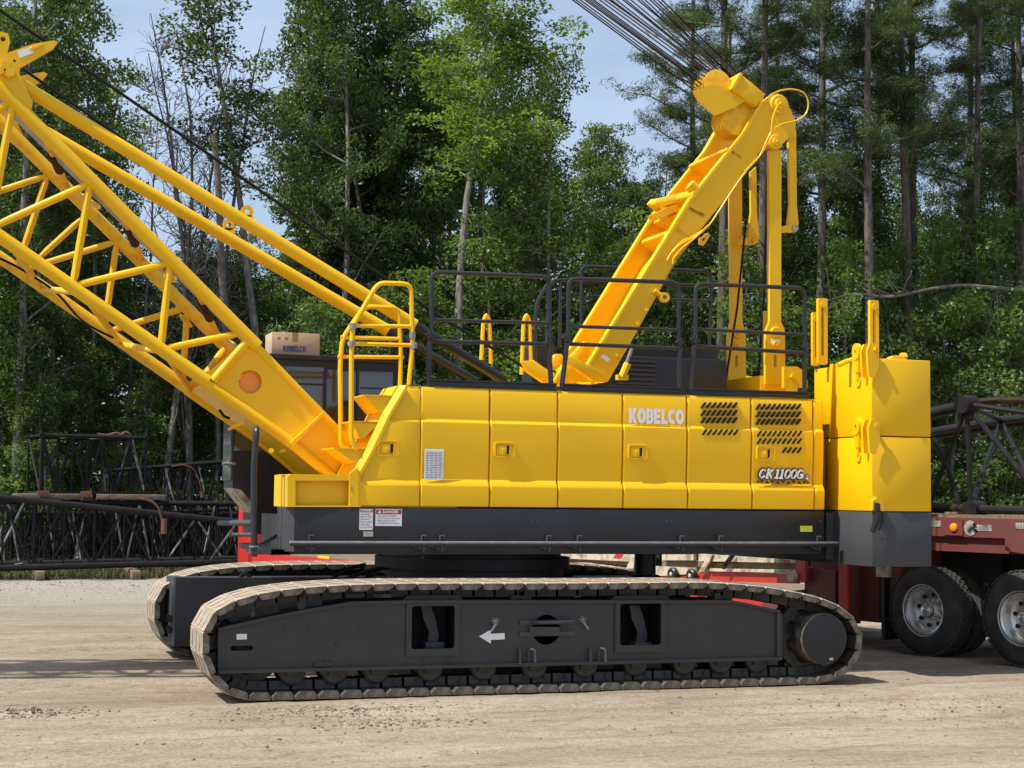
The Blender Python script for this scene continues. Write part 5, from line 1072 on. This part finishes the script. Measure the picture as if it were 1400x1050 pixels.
M['bark'] = mat('pine_bark', (.15, .125, .105), .95, col2=(.062, .050, .042), scale=5, lo=.35, hi=.6, stretch=(3, 3, .6), bump=.6, bscale=12); M['barkg'] = mat('grey_bark', (.25, .23, .20), .9, col2=(.10, .088, .075), scale=4, lo=.35, hi=.62, stretch=(3, 3, .7), bump=.5, bscale=14); M['barkd'] = mat('dead_wood', (.19, .165, .14), .9, col2=(.09, .078, .066), scale=6, bump=.4)
def leaves(nm, cl, m, L_=.15, W_=.088, needle=False, rs=None):
    """cl: list of (centre, rx, rz, count)"""
    rs = rs or np.random.RandomState(1); C_ = []
    for c, rx, rz, n in cl:
        v = rs.normal(size=(n, 3)); v /= np.linalg.norm(v, axis=1)[:, None]; rad = rs.uniform(.25, 1, n)**.5; v *= rad[:, None]; v[:, 0] *= rx; v[:, 1] *= rx; v[:, 2] *= rz; C_.append(v+np.array(c))
    C_ = np.concatenate(C_); n = len(C_); d = rs.normal(size=(n, 3)); d[:, 2] = d[:, 2]*.55-(.15 if not needle else -.25); d /= np.linalg.norm(d, axis=1)[:, None]
    nn = rs.normal(size=(n, 3)); nn[:, 2] = np.abs(nn[:, 2])+.7; s = np.cross(d, nn); s /= np.linalg.norm(s, axis=1)[:, None]; ll = (L_*rs.uniform(.6, 1.25, n))[:, None]; ww = (W_*rs.uniform(.7, 1.2, n))[:, None]
    V_ = np.empty((n, 4, 3)); V_[:, 0] = C_-d*ll/2; V_[:, 1] = C_+s*ww/2; V_[:, 2] = C_+d*ll/2; V_[:, 3] = C_-s*ww/2
    me = bpy.data.meshes.new(nm); me.vertices.add(n*4); me.vertices.foreach_set('co', V_.reshape(-1)); me.loops.add(n*4); me.loops.foreach_set('vertex_index', np.arange(n*4)); me.polygons.add(n); me.polygons.foreach_set('loop_start', np.arange(0, n*4, 4)); me.polygons.foreach_set('loop_total', np.full(n, 4)); me.update(); me.materials.append(M[m]); return me
def wood(nm, lines, m, seg=6):
    mb = MB()
    for pts, r0, r1 in lines:
        n = len(pts); mb.tube(pts, [r0+(r1-r0)*i/(n-1) for i in range(n)], 9 if r0 > .08 else (5 if r0 > .03 else 4), caps=False)
    for f in mb.bm.faces: f.smooth = True
    me = bpy.data.meshes.new(nm); mb.bm.to_mesh(me); mb.bm.free(); me.materials.append(M[m]); return me
def wander(p, d, L_, n, w, rg, lift=0):
    pts = [Vector(p)]; d = Vector(d).normalized()
    for i in range(n): d = (d+Vector((rg.gauss(0, w), rg.gauss(0, w), rg.gauss(0, w)+lift))).normalized(); pts.append(pts[-1]+d*L_/n)
    return pts
def broad(seed, H, spread, base=.15, r0=.17, m='leaf', bark='barkg', dens=1.1, cs=.56, lean=0, nlm=1.75):
    rg = random.Random(seed); tr = wander((0, 0, -.2), (lean, 0, 1), H*.96, 12, .045, rg, .04); lines = [(tr, r0, .03)]; cl = []
    nL = int(H*nlm)
    for k in range(nL):
        t = base+(1-base)*(k+rg.random())/nL; i = min(11, int(t*12)); p = tr[i].lerp(tr[i+1], t*12-i) if i < 12 else tr[-1]
        prof = math.sin(math.pi*min(1, (t-base)/(1-base)*.82+.16))**.7; L_ = spread*prof*rg.uniform(.55, 1.1); a = rg.uniform(0, 6.283); lb = wander(p, (math.cos(a), math.sin(a), rg.uniform(.2, .8)), L_, 5, .18, rg, .03); rr_ = r0*.32*(1-t*.6); lines.append((lb, rr_, .012))
        for q in range(2, 6):
            for _ in range(2 if q > 2 else 1):
                e = wander(lb[q], (rg.gauss(0, 1), rg.gauss(0, 1), rg.gauss(.1, .5)), rg.uniform(.4, .95), 2, .2, rg); lines.append((e, .012, .005))
                s_ = cs*rg.uniform(.6, 1.25); cl.append((tuple(e[-1]), s_, s_*rg.uniform(.45, .7), int(125*dens*s_*s_/.38)))
    return wood('trunk', lines, bark), leaves('crown', cl, m, rs=np.random.RandomState(seed))
def pine(seed, H, r0=.17, base=.5, lean=0, m='needle', nb=24, L0=2.9):
    rg = random.Random(seed); tr = wander((0, 0, -.2), (lean, 0, 1), H, 12, .012, rg, .01); lines = [(tr, r0, .05)]; cl = []
    for k in range(nb):
        t = base+(1-base)*(k+rg.random())/nb; i = min(11, int(t*12)); p = tr[i].lerp(tr[i+1], t*12-i); f = (t-base)/(1-base); L_ = L0*rg.uniform(.45, 1.15)*(1.05-.65*f); a = rg.uniform(0, 6.283); lb = wander(p, (math.cos(a), math.sin(a), rg.uniform(-.15, .45)), L_, 6, .16, rg, .05); lines.append((lb, .045*(1.1-.5*f), .010))
        for q in range(2, 7):
            for _ in range(3):
                e = wander(lb[q], (rg.gauss(0, 1), rg.gauss(0, 1), rg.gauss(.25, .4)), rg.uniform(.3, .85), 2, .2, rg, .1); lines.append((e, .011, .006))
                for w_ in (1, 2): cl.append((tuple(e[w_]), rg.uniform(.20, .36), rg.uniform(.12, .22), 60))
    for k in range(7):   # bare stubs
        t = rg.uniform(.2, base); i = int(t*12); a = rg.uniform(0, 6.28); lines.append((wander(tr[i], (math.cos(a), math.sin(a), rg.uniform(-.2, .3)), rg.uniform(.3, 1.6), 4, .2, rg), .02, .006))
    return wood('trunk', lines, 'bark'), leaves('crown', cl, m, .17, .022, True, np.random.RandomState(seed))
def bare(seed, H, r0=.10, snag=False, lean=0, nb=22):
    rg = random.Random(seed); tr = wander((0, 0, -.2), (lean, 0, 1), H, 12, .05, rg, .03); lines = [(tr, r0, r0*.55 if snag else .012)]
    for k in range(nb):
        t = rg.uniform(.3, .97); i = min(11, int(t*12)); a = rg.uniform(0, 6.28); lb = wander(tr[i], (math.cos(a), math.sin(a), rg.uniform(.5, 1.6)), (H*.22*(1.2-t))*rg.uniform(.5, 1.2) if not snag else rg.uniform(.3, 1.6), 6, .16, rg, .05); lines.append((lb, r0*.33*(1.2-t), .006))
        for q in (2, 3, 4, 5):
            for _ in range(2): lines.append((wander(lb[q], (rg.gauss(0, 1), rg.gauss(0, 1), .7), rg.uniform(.3, 1.0), 3, .25, rg), .009, .004))
    return wood('trunk', lines, 'barkd'), None
def bush(seed, r_, h_, m='leafb', n=26):
    rg = random.Random(seed); lines = []; cl = []
    for k in range(n):
        a = rg.uniform(0, 6.28); q = rg.random()**.6*r_; e = Vector((q*math.cos(a), q*math.sin(a), h_*rg.uniform(.15, 1)*(1-.4*q/r_))); lines.append(([Vector((e.x*.2, e.y*.2, -.1)), e*.6, e], .02, .006)); s_ = rg.uniform(.28, .5); cl.append((tuple(e), s_, s_*.7, int(110*s_/.4)))
    return wood('stem', lines, 'barkg'), leaves('foliage', cl, m, .13, .085, rs=np.random.RandomState(seed))
def place(name, label, cat, meshes, px, Y, sc=1, rot=0, group=None, sz=None, names=('trunk', 'crown'), z=0):
    x = P(px, 660, Y).x; o = thing(name, label, cat, (x, Y, z), group); o.rotation_euler = (0, 0, rot); o.scale = (sc, sc, sz or sc)
    for me, nm in zip(meshes, names):
        if me is not None: link(nm, me, o)
    return o
B1 = broad(21, 17, 3.0, .12, .20); B2 = broad(22, 18, 2.6, .2, .18, 'leafd'); B3 = broad(23, 15, 2.8, .08, .16, 'leaf', 'barkg', 1.0); B4 = broad(24, 16, 2.4, .28, .15, 'leafd', 'bark'); B5 = broad(25, 9, 2.2, .1, .09, 'leafb', 'barkg', .9, .5)
B6 = broad(28, 9, 2.5, .08, .09, 'leaf', 'barkg', 1.0, .55)
BH = broad(31, 19, 2.6, .60, .17, 'leafy', 'barkg', .95, .60, nlm=1.35); P1_ = pine(41, 22, .20, .52); P2_ = pine(42, 23, .19, .47, nb=22, L0=3.6); P3_ = pine(43, 21, .17, .58, nb=19); D1 = bare(51, 14, .10, nb=30); D2 = bare(52, 15, .12, nb=34); D3 = bare(53, 11.8, .15, snag=True, nb=9, lean=-.06); D4 = bare(54, 12, .07, nb=20)
U1_ = bush(61, 1.5, 2.2, n=34); U2_ = bush(62, 1.9, 3.2, 'leaf', n=44); U3_ = bush(63, 1.2, 1.5, 'leafb', 24)
R = random.Random(77)
# ---- trees one can tell apart
place('broadleaf_tree', 'slender pale-barked tree with yellow-green leaves rising just left of the black guard rails', 'tree', BH, 621, 26.5, 1, .6)
place('broadleaf_tree', 'large dark leafy tree filling the upper left corner above the boom head', 'tree', B2, 20, 30, .85, 1.0, sz=1.12)
place('broadleaf_tree', 'dense leafy tree behind the lattice stack, second from the left edge', 'tree', B1, 75, 32, .7, 2.0, sz=1.05)
place('dead_tree', 'leftmost bare grey tree against the sky, right of the dark leafy tree', 'tree', D1, 226, 29.5, 1.12, .3); place('dead_tree', 'tall bare tree with fine twigs, middle one against the sky gap at upper left', 'tree', D2, 262, 30, 1.06, 1.3); place('dead_tree', 'thin bare tree just left of the broken snag', 'tree', D4, 300, 29.8, 1.25, 2.2)
place('dead_tree', 'bare twiggy tree between the leftmost and the middle bare trees', 'tree', D2, 243, 31.5, 1.0, 4.1); place('dead_tree', 'bare tree with forked top just right of the middle bare tree', 'tree', D1, 284, 31, 1.15, 5.0); place('dead_tree', 'short bare sapling at the left end of the sky gap', 'tree', D4, 207, 31, 1.15, .9)
place('dead_tree', 'thick broken snag with a snapped top behind the backstop tubes', 'tree', D3, 338, 29.5, 1.03, .2); place('broadleaf_tree', 'tall forked dark-trunked tree beside the broken snag', 'tree', broad(27, 18, 1.7, .62, .17, 'leafd', 'barkg', .6, .5, nlm=1.1), 366, 29.6, 1.0, .9)
place('broadleaf_tree', 'full leafy tree between the snag and the yellow-green tree', 'tree', B2, 470, 29, .75, 4.0, sz=1.05); place('broadleaf_tree', 'leafy tree standing directly behind the yellow ladder hoops', 'tree', B4, 540, 31, .85, 3.0, sz=1.1)
place('broadleaf_tree', 'dark leafy tree reaching above the picture just right of the forked tree', 'tree', B2, 440, 33, .75, 5.0, sz=1.15); place('broadleaf_tree', 'dark full tree directly behind the yellow-green leaves', 'tree', B1, 596, 33, .8, .4, sz=1.05); place('broadleaf_tree', 'dark tree between the ladder hoops and the pale trunk, top cut by the frame', 'tree', B2, 505, 33.5, .8, 2.6, sz=1.1)
place('broadleaf_tree', 'airy leafy tree with open crown left of the raised gantry arm', 'tree', broad(26, 13, 1.9, .2, .10, 'leaf', 'barkg', .6, .45, nlm=1.4), 735, 27, 1.0, 0); place('broadleaf_tree', 'bushy tree whose top shows against the sky left of the gantry arm', 'tree', B3, 860, 30, .66, 1.4)
for px, ytop, lb in ((1085, 400, 'between the tension links and the counterweight'), (1150, 345, 'above the front counterweight posts'), (1232, 335, 'right behind the rear counterweight post'), (1300, 345, 'under the leaning pine at right'), (1372, 285, 'at the right edge over the lattice section'), (1440, 230, 'half cut off by the right edge'), (690, 300, 'behind the first guard rail'), (775, 300, 'behind the gap between the guard rails'), (905, 300, 'behind the gantry arm'), (975, 330, 'behind the rear tension link'), (400, 420, 'above the cardboard box'), (500, 400, 'behind the ladder hoops'), (580, 380, 'left of the yellow-green tree trunk'), (255, 440, 'seen through the lattice boom')):
    Yk = 26+R.random()*1.6 if px > 380 else 30.5; d = (P(px, 660, Yk)-CAM).dot(fw); s_ = (2.03+(674-ytop)*d/F)/8.7; place('leafy_tree', 'low bright leafy tree '+lb, 'tree', B5 if R.random() < .6 else B6, px, Yk, max(.7, s_*.85), R.uniform(0, 6.28), 'low leafy trees along the wood edge', sz=s_)
place('pine_tree', 'dark pine trunk passing directly behind the gantry head and tension links', 'tree', P1_, 1040, 27, 1.02, 0); place('pine_tree', 'pine just right of the gantry head with light green needles', 'tree', P3_, 1121, 29, 1.1, 1.2); place('pine_tree', 'tall pale-barked pine above the front counterweight posts', 'tree', P2_, 1192, 26, 1.0, 2.2)
place('pine_tree', 'dark pine between the counterweight and the leaning pine', 'tree', P1_, 1246, 27.5, 1.05, 3.6); o = place('pine_tree', 'leaning pine near the right edge of the yard', 'tree', P2_, 1322, 28, .95, 4.6); o.rotation_euler = (0, math.radians(3.5), 4.6)
place('pine_tree', 'pine with broad drooping boughs left of the gantry head', 'tree', P2_, 985, 31, 1.12, 5.5); place('pine_tree', 'pine at the far right edge behind the lattice section', 'tree', P3_, 1392, 30, 1.12, .5)
# fallen dead limb
mb = MB(); pts = PS([(1130, 412), (1165, 400), (1215, 408), (1260, 397), (1310, 389), (1360, 394), (1420, 398)], 25.6); mb.tube(fillet(pts, 1), [.02+.05*i/ (len(fillet(pts, 1))-1) for i in range(len(fillet(pts, 1)))], 7)
rg = random.Random(6)
for k in range(26):
    p = pts[0].lerp(pts[3], rg.random()); mb.tube(wander(p, (rg.gauss(-.6, .5), rg.gauss(0, .3), rg.gauss(0, .6)), rg.uniform(.3, 1.0), 4, .25, rg), .012, 4)
mb.tube([pts[-1], pts[-1]+Vector((3, .5, .1)), pts[-1]+Vector((4, .6, -6.5))], .09, 7)
tag(obj('dead_branch', mb, 'barkd'), 'long dead bare limb reaching out horizontally above the counterweight', 'branch')
# ---- the rest of the wood
def skyline(px):
    pts = [(-200, -60), (80, -20), (120, 150), (165, 330), (375, 330), (430, 60), (560, -10), (660, 20), (700, 130), (770, 140), (840, 220), (940, 230), (1010, 190), (1100, 200), (1180, 190), (1300, 220), (1350, 190), (1420, 120), (1700, 60)]
    for (a, y0), (b, y1) in zip(pts, pts[1:]):
        if px <= b: return y0+(y1-y0)*(px-a)/(b-a)
    return 100
kinds = [(B1, 17*.96), (B2, 18*.96), (B3, 15*.96), (B4, 16*.96)]
labs = ['leafy tree standing in the rows of the dense wood behind the yard']
for row, (Y0, n_) in enumerate(((33, 22), (38, 24), (44, 28))):
    for k in range(n_):
        px = -160+1750*(k+.5*R.random()+.25*(row % 2))/n_+R.uniform(-15, 15); Yk = Y0+R.uniform(-1.2, 1.2); mesh, H_ = kinds[R.randrange(4)]
        d = (P(px, 660, Yk)-CAM).dot(fw); top = (2.03+(674-skyline(px))*d/F)*R.uniform(.86, 1.06); sc_ = max(.35, top/H_)
        place('broadleaf_tree', 'leafy tree standing in the rows of the dense wood behind the yard', 'tree', mesh, px, Yk, max(.55, sc_*.72), R.uniform(0, 6.28), 'trees of the dense wood', sz=sc_)
for k in range(20):
    px = -120+1600*(k+R.random()*.8)/20
    if 190 < px < 330: continue
    place('young_tree', 'young bright leafy tree at the front of the wood', 'tree', B5, px, (27.5 if px > 380 else 31)+R.uniform(-1.3, 2.0), R.uniform(.55, .95), R.uniform(0, 6.28), 'young trees along the wood edge')
for k in range(8):
    px = 940+500*k/8+R.uniform(-20, 20); place('pine_tree', 'pine standing among the others deeper in the wood at right', 'tree', (P1_, P3_, P2_)[k % 3], px, 36+R.uniform(-3, 5), R.uniform(.95, 1.2), R.uniform(0, 6.28), 'pines deeper in the wood')
for k in range(54):
    px = -110+1600*(k+R.random())/54; place('bush', 'leafy green bush in the undergrowth along the wood edge', 'bush', (U1_, U2_, U3_, U1_)[k % 4], px, 25.0+R.uniform(0, 2.2) if px > 400 else 30+R.uniform(0, 2), R.uniform(.7, 1.25), R.uniform(0, 6.28), 'undergrowth bushes along the wood edge', names=('stem', 'foliage'))
# far wood as one mass
rg = random.Random(9); cl = []
for k in range(2600):
    px = rg.uniform(-200, 1600); Yk = rg.uniform(49, 56); d = (P(px, 660, Yk)-CAM).dot(fw); top = 2+(674-skyline(px)-30)*d/F*.85; z = rg.random()**.9*max(3, min(top, 15)); s_ = rg.uniform(.9, 1.6); cl.append(((P(px, 660, Yk).x, Yk, z), s_, s_*.8, 42))
me = leaves('far_wood', cl, 'leafd', .34, .22, rs=np.random.RandomState(5)); tag(link('far_wood', me), 'dark mass of foliage deep in the wood behind the trees', 'wood', kind='stuff')
# trees behind the photographer side are not needed; sky and sun
w = bpy.data.worlds.new('World'); SC.world = w; w.use_nodes = True; nt = w.node_tree; N = nt.nodes; L = nt.links; bg = N['Background']
EL, AZ = math.radians(56), math.radians(7)
sdir = Vector((-math.cos(EL)*math.cos(AZ), -math.cos(EL)*math.sin(AZ), math.sin(EL)))
sk_ = N.new('ShaderNodeTexSky'); sk_.sky_type = 'NISHITA'; sk_.sun_disc = False; sk_.sun_elevation = EL; sk_.sun_rotation = math.atan2(sdir.x, sdir.y) % (2*math.pi); sk_.air_density = 1.0; sk_.dust_density = 1.5
tc = N.new('ShaderNodeTexCoord'); mp = N.new('ShaderNodeMapping'); mp.inputs['Scale'].default_value = (1, 1, 2.6); L.new(tc.outputs['Generated'], mp.inputs[0])
n = N.new('ShaderNodeTexNoise'); n.inputs['Scale'].default_value = 2.6; n.inputs['Detail'].default_value = 7; n.inputs['Roughness'].default_value = .55; L.new(mp.outputs[0], n.inputs['Vector'])
r = N.new('ShaderNodeValToRGB'); r.color_ramp.elements[0].position = .40; r.color_ramp.elements[1].position = .68; r.color_ramp.elements[0].color = (.38, .38, .38, 1); r.color_ramp.elements[1].color = (.75, .75, .75, 1); L.new(n.outputs['Fac'], r.inputs[0])
mx = N.new('ShaderNodeMix'); mx.data_type = 'RGBA'; L.new(r.outputs[0], mx.inputs[0]); L.new(sk_.outputs[0], mx.inputs[6]); mx.inputs[7].default_value = (6.0, 7.3, 9.6, 1)
L.new(mx.outputs[2], bg.inputs[0]); bg.inputs[1].default_value = .10
sl = bpy.data.lights.new('sun', 'SUN'); sl.energy = 5.0; sl.angle = math.radians(.5); sl.color = (1, .955, .88); so = bpy.data.objects.new('sun', sl); COL.objects.link(so); so.rotation_euler = (-sdir).to_track_quat('-Z', 'Y').to_euler(); so.location = (0, 0, 30)
SC.view_settings.view_transform = 'Standard'; SC.view_settings.look = 'None'; SC.view_settings.gamma = 1; SC.view_settings.exposure = .25
SC.cycles.max_bounces = 8; SC.cycles.transparent_max_bounces = 8

def islands(me):
    bm = bmesh.new(); bm.from_mesh(me); seen = set(); out = []
    for v in bm.verts:
        if v.index in seen: continue
        st = [v]; seen.add(v.index); g = []
        while st:
            a = st.pop(); g.append(a.index)
            for e in a.link_edges:
                b = e.other_vert(a)
                if b.index not in seen: seen.add(b.index); st.append(b)
        out.append(g)
    bm.free(); return out
SPLIT = {'weld_lug', 'end_bracket', 'boom_cable', 'pendant_rope', 'hydraulic_hose', 'skirt_bolts', 'rail_joint', 'bolt', 'rivet', 'tail_lamp', 'hand_hole', 'bracket_pin', 'deck_plate', 'wear_pad', 'pale_side_bar', 'diagonal_strut', 'red_stripe', 'mirror_bar', 'top_boss', 'side_boards'}
for o in [o for o in SC.objects if o.type == 'MESH' and o.name.split('.')[0] in SPLIT]:
    gs = islands(o.data)
    if len(gs) < 2: continue
    nm = {'skirt_bolts': 'skirt_bolt', 'side_boards': 'side_board'}.get(o.name.split('.')[0], o.name.split('.')[0])
    for g in gs:
        keep = set(g); bm = bmesh.new(); bm.from_mesh(o.data); bm.verts.ensure_lookup_table()
        bmesh.ops.delete(bm, geom=[v for v in bm.verts if v.index not in keep], context='VERTS')
        me = bpy.data.meshes.new(nm); bm.to_mesh(me); bm.free()
        for m in o.data.materials: me.materials.append(m)
        link(nm, me, o.parent)
    bpy.data.objects.remove(o)
